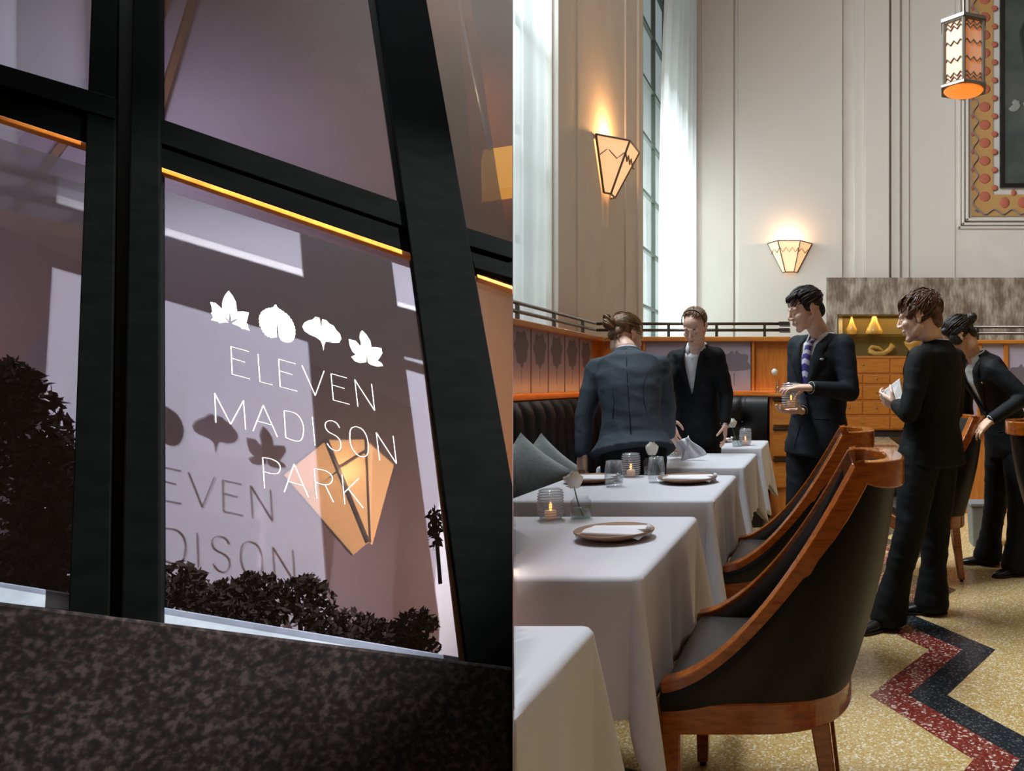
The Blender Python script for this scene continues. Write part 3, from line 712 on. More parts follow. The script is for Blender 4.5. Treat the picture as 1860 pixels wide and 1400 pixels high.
candle(c2, .042, .107, 'lit ribbed candle holder at the left on the nearest laid table')
v2 = on(1055, 942); bud_vase(v2, P(1043, 873, v2.y-.005), .029, 'glass bud vase with white rose beside nearest candle holder', .034, .076)
plate(on(1116, 978), .118, 'large brown plate on the nearest laid table with folded napkin', .098, .062, -.08)
c3 = on(1146, 866)
candle(c3, .045, .122, 'lit ribbed candle holder in the middle of the two-plate table')
v3 = on(1180, 862); bud_vase(v3, P(1184, 816, v3.y), .033, 'glass bud vase with white rose in front of the jacket hem', .032, .085)
tumbler(on(1115, 884), .042, .118, 'left clear tumbler beside the ribbed candle on two-plate table')
tumbler(on(1192, 876), .041, .120, 'right clear tumbler in front of the rose vase')
plate(on(1249, 876), .138, 'right brown plate on the two-plate table with napkin', .118, .07)
plate(on(1075, 876), .13, 'left brown plate partly behind the tumbler with napkin', .115, .07)
c5 = on(1354, 809); candle(c5, .045, .13, 'lit ribbed candle holder on the farthest table')
v5 = on(1339, 811); bud_vase(v5, P(1330, 769, v5.y), .033, 'glass bud vase with white rose on the farthest table', .035, .08)
plate(on(1300, 803), .13, 'brown plate on the farthest table behind a hanging hand with napkin', .115, .07)
# magazine and napkin on the fourth table
m4 = on(1236, 826); t = thing('magazine', 'thin magazine with a teal cover edge lying on the table', 'magazine', m4, .1)
MB().box(-.10, .10, -.11, .11, 0, .008).build('pages', M_white, t, bevel=.001); MB().box(-.102, .102, -.112, .112, .008, .0095).build('cover', mat('pale_cover', (216, 226, 228), .5), t); MB().box(-.1, .06, -.08, -.02, .0095, .0101).build('teal_band', mat('teal_ink', (120, 176, 184), .5), t)
# bud vase on the service console
vb = Vector((bx(1413, 6.8), 6.8, 1.125)); bud_vase(vb, P(1407, 676, 6.8), .030, 'small vase with a pale bud on the service console', .022, .13)
# ------------------------------------------------------------------ the leaning street window (left place)
NW = Vector((.477, -.75, .456)).normalized(); DW = -1.653; CAMP = Vector((0, 0, CAMZ))
def FP(px, py, w=0.0):
    """point of the leaning window plane (w metres behind it) on the sight line of a photo point"""
    r = Vector(((px-PX)/F, 1, (PY-py)/F)); return CAMP+r*((DW-w)/NW.dot(r))
def cut(mb, px=931.0):
    """end everything at the dividing wall"""
    k = (px-PX)/F
    r = bmesh.ops.bisect_plane(mb.b, geom=mb.b.verts[:]+mb.b.edges[:]+mb.b.faces[:], plane_co=(0, 0, 0), plane_no=(1, -k, 0), clear_outer=True)
    ed = [e for e in r['geom_cut'] if isinstance(e, bmesh.types.BMEdge)]
    if ed: bmesh.ops.holes_fill(mb.b, edges=ed)
    return mb
def slab(pts, w, th, mb=None):
    """flat plate: outline in photo points at depth w, th metres thick going inward"""
    mb = mb or MB(); mb.prism([FP(x, y, w) for x, y in pts], -NW*th); return mb
M_frame = mat('dark_green_paint', (4, 6, 6), .7, rgb2=(7, 9, 9), scale=14, stretch=(1, 1, 3), spec=.02)
M_frame2 = mat('warm_glow_brown', (22, 14, 7), .6, rgb2=(16, 11, 6), scale=14, spec=.08)  # brown tint paints in the warm glow falling into the recess
M_bead = mat('warm_lit_bead', (238, 150, 52), .4, rgb2=(206, 118, 36), scale=20)  # bright orange puts the warm interior light on the bead into its colour
M_beadd = mat('brown_bead', (104, 64, 30), .45, rgb2=(80, 50, 26), scale=25)
M_pane = glass('street_window_glass', (226, 226, 232), .035)
win = struct(slab([(242, -60), (291, -60), (291, 1165), (218, 1165)], -.035, .055).build('window_3', M_frame, bevel=.003), 'dark painted street window lattice with stone sill')
def part(name, pts, w, th, m, bevel=.002): return cut(slab(pts, w, th)).build(name, m, win, bevel=bevel)
part('mullion_recess', [(208, -60), (246, -60), (226, 1165), (192, 1165)], -.004, .02, M_frame2)
part('mullion', [(168, -60), (214, -60), (198, 1165), (122, 1165)], -.024, .045, M_frame)
part('mullion', [(676, -60), (764, -60), (992, 1225), (852, 1225)], -.035, .055, M_frame)
part('mullion_bead', [(661, -60), (679, -60), (742, 372), (722, 365)], -.004, .012, M_frame2)
part('mullion_bead', [(745, 455), (762, 462), (853, 1222), (835, 1200)], -.006, .014, M_beadd)
part('transom', [(287, 213), (765, 379), (772, 424), (287, 258)], -.022, .022, M_frame)
part('transom', [(287, 264), (775, 430), (778, 470), (287, 301)], -.014, .02, M_frame)
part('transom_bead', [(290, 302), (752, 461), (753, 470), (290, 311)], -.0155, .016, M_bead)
part('transom', [(-60, 98), (212, 178), (208, 216), (-60, 136)], -.028, .045, M_frame)
part('transom', [(-60, 142), (206, 224), (170, 264), (-60, 188)], -.014, .03, M_frame)
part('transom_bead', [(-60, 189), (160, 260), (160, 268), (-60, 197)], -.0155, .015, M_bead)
part('transom', [(846, 412), (940, 442), (940, 472), (852, 446)], -.030, .045, M_frame)
part('transom', [(852, 452), (940, 478), (940, 508), (862, 486)], -.018, .035, M_frame)
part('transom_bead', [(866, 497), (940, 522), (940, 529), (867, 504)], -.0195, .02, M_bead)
M_ledge = mat('pale_stone_ledge', (160, 172, 186), .55, rgb2=(134, 146, 160), scale=18, detail=8)
part('stone_ledge', [(288, 1101), (840, 1194), (900, 1222), (288, 1160)], .004, .05, M_ledge)
part('stone_ledge', [(-60, 1047), (128, 1077), (128, 1110), (-60, 1090)], .004, .05, M_ledge)
# granite plinth below the window
def granite(name):
    m = bpy.data.materials.new(name); m.use_nodes = True; nt = m.node_tree; b = nt.nodes['Principled BSDF']; b.inputs['Roughness'].default_value = .7; b.inputs['Specular IOR Level'].default_value = .1
    tc = nt.nodes.new('ShaderNodeTexCoord'); n1 = nt.nodes.new('ShaderNodeTexNoise'); n1.inputs['Scale'].default_value = 95; n1.inputs['Detail'].default_value = 2
    n2 = nt.nodes.new('ShaderNodeTexNoise'); n2.inputs['Scale'].default_value = 9; n2.inputs['Detail'].default_value = 3
    for n in (n1, n2): nt.links.new(tc.outputs['Object'], n.inputs['Vector'])
    r = nt.nodes.new('ShaderNodeValToRGB'); e = r.color_ramp.elements; e[0].position = .36; e[0].color = lin((14, 12, 12)); e[1].position = .66; e[1].color = lin((52, 45, 45)); x = e.new(.5); x.color = lin((27, 23, 23))
    nt.links.new(n1.outputs[0], r.inputs[0]); r2 = nt.nodes.new('ShaderNodeValToRGB'); f = r2.color_ramp.elements; f[0].position = .35; f[0].color = (.62, .6, .62, 1); f[1].position = .68; f[1].color = (1.05, 1.0, .98, 1)
    nt.links.new(n2.outputs[0], r2.inputs[0]); mx = nt.nodes.new('ShaderNodeMix'); mx.data_type = 'RGBA'; mx.blend_type = 'MULTIPLY'; mx.inputs[0].default_value = 1
    nt.links.new(r.outputs[0], mx.inputs[6]); nt.links.new(r2.outputs[0], mx.inputs[7]); nt.links.new(mx.outputs[2], b.inputs['Base Color']); MATS[name] = m; return m
M_gran = granite('speckled_granite')
g = cut(slab([(-60, 1084), (940, 1212), (940, 1480), (-60, 1480)], -.10, .14)).build('wall_granite', M_gran, bevel=.006); struct(g, 'dark speckled granite plinth under the street window')
# panes
def pane(pts, lab=None): return cut(slab(pts, .002, .004)).build('window_pane', M_pane, win)
pane([(288, -60), (664, -60), (724, 368), (288, 216)]); pane([(288, 300), (750, 462), (838, 1205), (288, 1110)])
pane([(-60, -60), (170, -60), (164, 168), (-60, 105)]); pane([(-60, 190), (160, 260), (128, 1085), (-60, 1052)])
pane([(760, -60), (940, -60), (940, 445), (842, 415)]); pane([(864, 495), (940, 520), (940, 1230), (915, 900)])
# the room behind the panes
WB = .80
M_room = mat('lilac_plaster', (168, 150, 162), .8, rgb2=(158, 138, 150), scale=2.5)
o4 = [(-170, -170), (931.2, -170), (931.2, 1420), (-170, 1420)]
mb = MB(); a = [mb.b.verts.new(FP(x, y, .03)) for x, y in o4]; c = [mb.b.verts.new(FP(x, y, WB)) for x, y in o4]
mb.b.faces.new(c)
a[1].co = FP(931.2, -170, .34); a[2].co = FP(931.2, 1420, .34)      # the side stays open next to the shade
for i in (1, 3): mb.b.faces.new((a[i], c[i], c[(i+1) % 4], a[(i+1) % 4]))
for i, j in ((0, 1), (2, 3)): mb.b.faces.new((a[i], c[i], c[j], a[j]))
struct(mb.build('wall_window_room', M_room, solid=.004), 'lilac walls of the small room behind the street window')
M_beam = mat('brown_beam', (120, 84, 62), .7)
mb = MB()
for p, q in (((372, -80), (250, 330)), ((330, -80), (200, 300)), ((30, 380), (260, 60))): mb.tube([FP(*p, WB-.05), FP(*q, WB-.05)], .012, 4)
struct(mb.build('trim_8', M_beam))
M_ambw = mat('amber_wall', (176, 110, 46), .7, rgb2=(150, 90, 36), scale=3)
struct(cut(slab([(818, -160), (990, -160), (990, 1300), (935, 900), (880, 520)], .55, .02)).build('wall_amber', M_ambw), 'amber lit wall seen in the right-hand panes')
cut(slab([(878, 272), (945, 262), (945, 338), (880, 346)], .44, .06)).build('cove_light', mat('lit_cove', (250, 190, 60), .5, emit=(255, 176, 40), estr=.8))
tag(bpy.data.objects['cove_light'], 'glowing yellow ceiling cove inside the upper right pane', 'cove light')
mb = MB(); mb.tube([FP(818, -60, .40), FP(890, 272, .40)], .006, 6); cut(mb).build('chrome_rod', mat('pale_chrome', (170, 190, 210), .3, metal=.4)); tag(bpy.data.objects['chrome_rod'], 'thin pale chrome rod inside the upper right pane', 'rod')
# sheer roller shade behind the main and right panes; lettering on the glass throws its shadow on it
M_shade = cloth_sheer('mesh_shade', (228, 230, 234), .26, .93)
mb = MB(); mb.grid([[FP(lerp(lerp(-110, 800, u), lerp(-110, 900, u), v), lerp(lerp(217, 504, u), lerp(1140, 1275, u), v), .20) for u in [i/12 for i in range(13)]] for v in [i/12 for i in range(13)]]); tag(mb.build('roller_shade', M_shade), 'sheer mesh shade behind the lettered pane', 'shade')
M_shade2 = cloth_sheer('brown_mesh_shade', (150, 112, 80), .45, .5)
cut(slab([(752, -120), (838, -120), (905, 330), (940, 520), (940, 980), (880, 900)], .17, .001)).build('side_shade', M_shade2); tag(bpy.data.objects['side_shade'], 'brown mesh shade behind the narrow right-hand panes', 'shade')
# ------------------------------------------------------------------ lettering and leaves on the pane
M_vinyl = mat('white_vinyl', (250, 250, 252), .6)
def C3(x, y, w=-.0016): return FP(280+x/3.112, 500+y/3.112, w)
sign = thing('window_sign', 'white leaf emblems and thin lettering applied on the main window pane', 'sign', C3(800, 600))
def loc(p): return p-sign.location
LEAVES = [
 [(421,86),(446,118),(462,150),(466,185),(470,205),(500,203),(535,210),(530,235),(521,268),(532,280),(530,292),(541,314),(520,305),(494,303),(490,294),(470,284),(440,272),(480,241),(435,258),(428,200),(422,255),(385,219),(420,267),(400,266),(367,270),(362,262),(320,252),(333,240),(328,222),(320,212),(328,208),(325,180),(317,150),(345,155),(365,172),(385,190),(384,165),(388,140),(400,112)],
 [(686,165),(694,183),(720,200),(755,225),(780,260),(795,300),(795,340),(780,370),(760,377),(735,373),(715,362),(705,345),(698,300),(694,258),(691,300),(694,350),(670,353),(635,340),(612,310),(597,275),(595,235),(610,205),(640,188),(675,183)],
 [(945,297),(950,246),(975,255),(990,273),(1015,285),(1030,310),(1050,330),(1058,358),(1045,380),(1010,382),(985,375),(970,374),(962,390),(957,426),(950,390),(940,368),(915,350),(880,335),(850,315),(838,290),(848,268),(870,255),(895,250),(912,234),(935,240)],
 [(1175,310),(1200,335),(1222,370),(1228,405),(1255,405),(1285,412),(1290,440),(1270,472),(1262,480),(1285,495),(1294,512),(1260,515),(1225,505),(1208,492),(1203,430),(1200,490),(1165,495),(1135,485),(1113,460),(1140,448),(1120,430),(1105,395),(1100,360),(1140,370),(1165,400),(1170,385),(1160,350),(1165,325)]]
for lf in LEAVES:
    if lf is LEAVES[1]:   # toothed edge
        o = []
        for i in range(len(lf)):
            a, b = lf[i], lf[(i+1) % len(lf)]
            if 9 < i < 16: o.append(a); continue
            nx, ny = b[1]-a[1], -(b[0]-a[0]); d = math.hypot(nx, ny)
            for q in range(4): o.append((lerp(a[0], b[0], q/4)+(nx/d*5 if q % 2 else 0), lerp(a[1], b[1], q/4)+(ny/d*5 if q % 2 else 0)))
        lf = o
    mb = MB(); mb.prism([loc(C3(x, y)) for x, y in lf], -NW*.001); mb.build('leaf_emblem', M_vinyl, sign)
def cs(pts, n=28): return [(p.x, p.y) for p in spline([Vector((x, y, 0)) for x, y in pts], n)]
LET = [('E', [[(535,432),(433,403),(440,560),(540,586)],[(436,468),(513,492)]]), ('L', [[(586,446),(597,602),(668,620)]]), ('E', [[(799,501),(703,474),(711,630),(809,656)],[(707,540),(780,562)]]),
 ('V', [[(835,510),(910,680),(960,540)]]), ('E', [[(1089,581),(999,556),(1012,705),(1105,730)],[(1006,620),(1075,640)]]), ('N', [[(1151,743),(1133,590),(1246,765),(1228,615)]]),
 ('M', [[(348,833),(341,667),(432,842),(504,708),(516,872)]]), ('A', [[(558,880),(616,735),(696,914)],[(577,822),(668,848)]]), ('D', [[(733,765)]+[(743,918)]+cs([(743,918),(800,938),(830,930),(843,885),(836,830),(800,782),(733,765)])]),
 ('I', [[(893,800),(909,963)]]), ('S', [cs([(1047,862),(1030,835),(1000,822),(972,830),(967,857),(985,885),(1030,910),(1052,940),(1053,975),(1035,993),(1000,980),(977,950)], 44)]),
 ('O', [cs([(1140,855),(1175,870),(1200,910),(1210,965),(1205,1010),(1180,1027),(1145,1012),(1115,970),(1105,915),(1112,868),(1140,855)], 44)]), ('N', [[(1274,1046),(1254,888),(1369,1065),(1350,908)]]),
 ('P', [[(623,1203),(612,1030)]+cs([(612,1030),(660,1038),(700,1060),(712,1090),(700,1118),(670,1123),(618,1110)])]), ('A', [[(735,1225),(790,1067),(871,1253)],[(757,1165),(842,1190)]]),
 ('R', [[(918,1261),(903,1093)]+cs([(903,1093),(960,1103),(997,1125),(1007,1155),(990,1180),(955,1183),(911,1170)]),[(965,1183),(1013,1283)]]), ('K', [[(1077,1295),(1061,1127)],[(1157,1147),(1070,1232)],[(1096,1206),(1181,1315)]])]
for ch_, strokes in LET:
    mb = MB()
    for st in strokes:
        for i in range(len(st)-1):
            if len(st) < 10 or math.hypot(st[i+1][0]-st[i][0], st[i+1][1]-st[i][1]) > 1: mb.tube([loc(C3(*st[i])), loc(C3(*st[i+1]))], .00105, 6)
    mb.build('letter', M_vinyl, sign)
# added unseen spots without fixtures, aimed at the pane from the upper right: they light the lettering and throw its shadow on the shade
A_, G_ = FP(585, 605), FP(387, 786, .20); dirn = (A_-G_).normalized()
def spot(name, loc, to, power, ang, color, r):
    d = bpy.data.lights.new(name, 'SPOT'); d.energy = power; d.spot_size = math.radians(ang); d.spot_blend = .6; d.color = color; d.shadow_soft_size = r
    o = bpy.data.objects.new(name, d); COL.objects.link(o); o.location = loc; o.rotation_euler = (Vector(to)-Vector(loc)).to_track_quat('-Z', 'Y').to_euler(); return o
for dz, pw in ((0, 820), (.05, 430)): spot('unseen_pane_spot', A_+dirn*2.6+Vector((0, -.03, dz)), FP(440, 700), pw, 31, (1, .96, .92), .006)
print('LAMP', A_+dirn*2.6)
# ------------------------------------------------------------------ pointed sconce glowing inside, added fill lights, foliage for reflected trees
ctr = FP(620, 890, .42)
t = thing('wall_sconce', 'glowing pointed sconce seen through the lettered pane', 'wall sconce', ctr, 0, 'pointed wall sconces')
def LP(x, y, w): return FP(x, y, w)-ctr
A0, A1, A2, A3 = LP(513, 862, .50), LP(592, 798, .40), LP(664, 796, .42), LP(716, 842, .54)
B0, B1, B2, B3 = LP(640, 1008, .52), LP(668, 985, .46), LP(672, 985, .47), LP(676, 990, .54)
M_sl = mat('lit_amber_glass', (250, 214, 160), .5, emit=(255, 194, 124), estr=2.9, alpha=.72)
for q in ((A0, A1, B1, B0), (A1, A2, B2, B1), (A2, A3, B3, B2)): mb = MB(); mb.prism(list(q), -NW*.004); mb.build('glass_panel', M_sl, t)
fr = MB()
for a, b, r in ((A0, A1, .003), (A1, A2, .003), (A2, A3, .003), (A1, B1, .006), (A0, B0, .003), (A2, B2, .003), (lerp(A0, B0, .3), lerp(A1, B1, .3), .002), (lerp(A1, B1, .28), lerp(A2, B2, .12), .004)): fr.tube([a, b], r, 6)
fr.build('frame', M_bronze, t)
MB().ell(LP(640, 848, .455), (.028, .028, .028)).build('bulb', mat('warm_bulb', (255, 220, 170), .4), t, smooth=True)
point('sconce_light_window', FP(632, 850, .38), .9, (1, .66, .36), .02)
point('window_room_fill', FP(885, 1000, .5), 6.0, (1, .62, .40), .06)  # added unseen warm fill for the room behind the panes
point('amber_wall_fill', FP(790, 100, .36), 2.0, (1, .6, .22), .03)  # added fill hidden behind the bar, warms the amber wall
point('window_room_cool_fill', FP(266, 90, .40), 8.0, (.80, .86, 1), .03)  # added cool fill hidden behind the mullion
M_tree = mat('dark_foliage', (40, 27, 17), .8, rgb2=(56, 38, 22), scale=12)
def reflected_tree(boxes, n, seed, lab, size=.009):  # leaves set behind the glass, standing in for trees reflected in it
    rnd = random.Random(seed); mb = MB()
    for (x, y, rx, ry, w, k) in boxes:
        for _ in range(int(n*k*2.6)):
            a = rnd.random()*6.28; q = rnd.random()**.6
            p = FP(x+rx*q*math.cos(a), y+ry*q*math.sin(a), w+rnd.uniform(-.03, .03)); d = Vector((rnd.gauss(0, 1), rnd.gauss(0, 1), rnd.gauss(0, 1))).normalized(); e = d.cross(Vector((rnd.gauss(0, 1), rnd.gauss(0, 1), rnd.gauss(0, 1)))).normalized(); s = size*rnd.uniform(.6, 1.3)
            mb.b.faces.new([mb.b.verts.new(v) for v in (p-d*s, p+e*s*.5, p+d*s, p-e*s*.5)])
        mb.tube([FP(x, y-ry*.6, w), FP(x+10, y+ry+60, w)], .004, 5)
    return tag(mb.build('reflected_tree', M_tree), lab, 'reflected_tree', 'reflected trees in the window')
reflected_tree([(350, 1120, 90, 70, .11, 1.2), (330, 1060, 50, 40, .11, .5), (470, 1095, 60, 55, .11, .9), (540, 1090, 70, 40, .11, .7), (560, 1060, 30, 18, .11, .2), (455, 1060, 20, 22, .11, .2), (420, 1100, 60, 50, .11, .8)], 260, 2, 'dark foliage standing for reflected trees along the bottom left of the lettered pane')
reflected_tree([(620, 1140, 70, 34, .11, .9), (690, 1155, 60, 30, .11, .8), (740, 1175, 60, 28, .11, .6), (790, 960, 14, 40, .11, .15), (760, 1130, 40, 24, .11, .3)], 260, 3, 'low dark foliage standing for reflected trees at the bottom right of the lettered pane')
reflected_tree([(40, 860, 100, 190, .11, 2.2), (20, 720, 50, 70, .11, .8), (90, 930, 60, 130, .11, 1.6), (60, 1030, 110, 60, .11, 1.2)], 300, 5, 'tall dark foliage standing for reflected trees, filling the lower left pane', .011)
# ------------------------------------------------------------------ people
from mathutils.bvhtree import BVHTree
M_skin = mat('fair_skin', (232, 196, 178), .5, rgb2=(226, 184, 164), scale=9)
M_skin2 = mat('tan_skin', (218, 174, 146), .5, rgb2=(210, 164, 136), scale=9)
M_lip = mat('lip_skin', (182, 108, 98), .45)
M_lash = mat('dark_lash', (40, 28, 24), .6)
M_shirt = mat('white_shirt', (226, 228, 234), .8, bump=.15, bscale=25)
M_shoe = mat('black_shoe', (16, 16, 17), .3)
def suit(name, a, b): return mat(name, a, .75, rgb2=b, scale=16, bump=.4, bscale=22, stretch=(1, 1, .5), detail=3, spec=.25)
M_suitA = suit('slate_suit', (60, 68, 79), (66, 75, 86)); M_suitB = suit('black_suit', (12, 13, 16), (15, 16, 19)); M_suitM = suit('charcoal_navy_suit', (20, 25, 32), (25, 30, 38)); M_suitC = suit('dark_suit', (15, 18, 24), (19, 22, 28)); M_suitD = suit('soft_black_suit', (16, 17, 21), (20, 21, 25))
def cap(mb, a, ra, b, rb, n=7, seg=14):
    a, b = Vector(a), Vector(b); d = b-a; L = d.length
    if L < 1e-5: mb.ell(a, (ra, ra, ra), seg=seg, rings=8); return
    d /= L; ref = Vector((0, 0, 1)) if abs(d.z) < .9 else Vector((1, 0, 0)); u = d.cross(ref).normalized(); v = d.cross(u)
    prof = [(-ra*math.cos(q), ra*math.sin(q)) for q in (.25, .7, 1.1)]+[(L*i/n, lerp(ra, rb, i/n)) for i in range(n+1)]+[(L+rb*math.cos(q), rb*math.sin(q)) for q in (1.1, .7, .25)]
    mb.grid([[a+d*h+(u*math.cos(t)+v*math.sin(t))*r for t in [2*math.pi*k/seg for k in range(seg)]] for h, r in prof], True, True)
def remesh(mb, voxel, it=2, fac=.5):
    bmesh.ops.recalc_face_normals(mb.b, faces=mb.b.faces)
    m = bpy.data.meshes.new('t'); mb.b.to_mesh(m); mb.b.free()
    o = bpy.data.objects.new('t', m); COL.objects.link(o)
    r = o.modifiers.new('r', 'REMESH'); r.mode = 'VOXEL'; r.voxel_size = voxel
    if it: q = o.modifiers.new('s', 'SMOOTH'); q.factor = fac; q.iterations = it
    dg = bpy.context.evaluated_depsgraph_get(); me = bpy.data.meshes.new_from_object(o.evaluated_get(dg))
    bpy.data.objects.remove(o); bpy.data.meshes.remove(m)
    for p in me.polygons: p.use_smooth = True
    return me
def wrinkle(me, amp):
    from mathutils import noise
    nrm = [v.normal.copy() for v in me.vertices]
    for v, vn in zip(me.vertices, nrm):
        p = v.co.copy(); q = Vector((p.x*7+p.z*5, p.y*7-p.z*4, p.z*13+2*p.x)); a = noise.noise(q); b = noise.noise(Vector((p.x*16+p.z*9, p.y*16, p.z*22)))
        v.co = p+vn*(amp*(.6*(1-2*abs(a))-.3)+amp*.35*b)
def hand(mb, w, d, n, side, curl=(.5, .5, .5, .5), sc=1.0, thumb=.35, spread=.0):
    """w wrist, d direction of the fingers, n where the palm faces, side +1/-1 sets which edge bears the thumb"""
    d = Vector(d).normalized(); n = Vector(n); n = (n-d*n.dot(d)).normalized(); l = d.cross(n)*side; w = Vector(w)
    for q in (-.026, -.009, .009, .026): cap(mb, w+d*.004*sc+l*q*.55*sc, .017*sc, w+d*.082*sc+l*q*sc, .0135*sc, 4, 10)
    for k, (q, L) in enumerate(((.031, .070), (.0105, .080), (-.0105, .074), (-.031, .058))):
        p = w+d*.088*sc+l*q*sc; c = curl[k]; a = .25*c; ll = (L*.44, L*.32, L*.26); r = .0088
        for s in range(3):
            e = (d*math.cos(a)+n*math.sin(a)+l*(q/.03)*spread*.3).normalized(); p2 = p+e*ll[s]*sc; cap(mb, p, r*sc, p2, (r-.0008)*sc, 3, 9); p = p2; a += c*.95; r -= .0008
    p = w+d*.022*sc+l*.026*sc; e = (d*.62+l*.72+n*thumb).normalized(); p2 = p+e*.040*sc; cap(mb, p, .0125*sc, p2, .0108*sc, 3, 9)
    e = (d*.85+l*.28+n*thumb*1.4).normalized(); p3 = p2+e*.030*sc; cap(mb, p2, .0105*sc, p3, .0092*sc, 3, 9); e = (d*.9+n*thumb*1.6).normalized(); cap(mb, p3, .0092*sc, p3+e*.022*sc, .0075*sc, 3, 9)
class Head:
    def __init__(s, c, f, u, sc=1.0):
        s.c = Vector(c); s.f = Vector(f).normalized(); u = Vector(u); s.u = (u-s.f*u.dot(s.f)).normalized(); s.s = s.f.cross(s.u); s.k = sc
        s.R = Matrix((s.s, s.f, s.u)).transposed()
    def p(s, x, y, z): return s.c+(s.s*x+s.f*y+s.u*z)*s.k
    def ell(s, mb, c, r, seg=16): mb.ell(s.p(*c), [q*s.k for q in r], s.R, seg, 10)
    def cap(s, mb, a, ra, b, rb): cap(mb, s.p(*a), ra*s.k, s.p(*b), rb*s.k, 4, 10)
    def skin(s, mb, jaw=1.0):
        s.ell(mb, (0, -.016, .034), (.073, .093, .080)); s.ell(mb, (0, .026, -.012), (.060, .064, .085)); s.ell(mb, (0, .022, .045), (.062, .062, .055))
        s.ell(mb, (0, .030, -.064), (.049*jaw, .050, .040)); s.ell(mb, (0, .066, -.094), (.022*jaw, .019, .017)); s.cap(mb, (-.052*jaw, -.004, -.045), .016, (-.016, .060, -.092), .016); s.cap(mb, (.052*jaw, -.004, -.045), .016, (.016, .060, -.092), .016)
        for q in (-1, 1):
            s.ell(mb, (q*.037, .060, -.024), (.023, .022, .020)); s.cap(mb, (q*.008, .084, .021), .010, (q*.042, .070, .020), .010)
            s.ell(mb, (q*.030, .068, -.002), (.014, .013, .010))
            s.ell(mb, (q*.0105, .099, -.029), (.0085, .010, .0075)); s.ell(mb, (q*.075, -.012, .006), (.007, .018, .021)); s.ell(mb, (q*.073, -.008, -.018), (.007, .011, .018)); s.cap(mb, (q*.077, -.022, .022), .006, (q*.078, -.030, -.004), .006)
        s.cap(mb, (0, .086, .014), .0085, (0, .106, -.021), .0095); s.ell(mb, (0, .1055, -.025), (.0105, .0095, .0085))
        s.cap(mb, (-.019, .083, -.053), .0055, (0, .0885, -.052), .007); s.cap(mb, (.019, .083, -.053), .0055, (0, .0885, -.052), .007)
        s.cap(mb, (-.016, .082, -.064), .0055, (0, .0865, -.0635), .0070); s.cap(mb, (.016, .082, -.064), .0055, (0, .0865, -.0635), .0070); s.ell(mb, (0, .076, -.040), (.020, .012, .014))
    def face(s, par, brow, lid=0):
        for q in (-1, 1):
            mb = MB(); mb.tube([s.p(q*.009, .0895, .021), s.p(q*.026, .0845, .0275), s.p(q*.046, .068, .0225)], [.0022*s.k, .0036*s.k, .0016*s.k], 6); mb.build('eyebrow', brow, par, smooth=True)
            mb = MB(); mb.tube([s.p(q*.016, .0795, -.004), s.p(q*.030, .0825, -.0075), s.p(q*.043, .0715, -.0035)], [.0012*s.k, .0022*s.k, .0012*s.k], 6); mb.build('eyelash', M_lash, par, smooth=True)
        mb = MB(); mb.tube([s.p(-.021, .0820, -.0575), s.p(-.008, .0925, -.0550), s.p(0, .0930, -.0560), s.p(.008, .0925, -.0550), s.p(.021, .0820, -.0575)], [x*s.k for x in (.001, .0034, .0034, .0034, .001)], 8)
        mb.tube([s.p(-.018, .0815, -.0600), s.p(0, .0915, -.0635), s.p(.018, .0815, -.0600)], [x*s.k for x in (.001, .0038, .001)], 8); mb.build('lips', M_lip, par, smooth=True)
def hair_strands(h, mb, n, seed, L, r, fn, lift=.004):
    """tapered locks lying on the hair; fn(rnd) -> (start point, flow direction) in head coordinates"""
    rnd = random.Random(seed)
    for _ in range(n):
        a, d = fn(rnd); d = Vector(d).normalized(); ln = L*rnd.uniform(.6, 1.2)
        pts = []
        for i in range(5):
            t = i/4; q = Vector(a)+d*ln*t; pts.append(q)
        cen = Vector((0, -.022, .045)); pp = []
        for i, q in enumerate(pts):
            v = q-cen; e = Vector((v.x/.083, v.y/.097, v.z/.083)); k = e.length; v = v/k*(1.0+lift/.09*(1+i*.25)); pp.append(h.p(*(cen+v)))
        mb.tube(pp, [r*h.k*q for q in (.5, 1, 1, .7, .15)], 5)
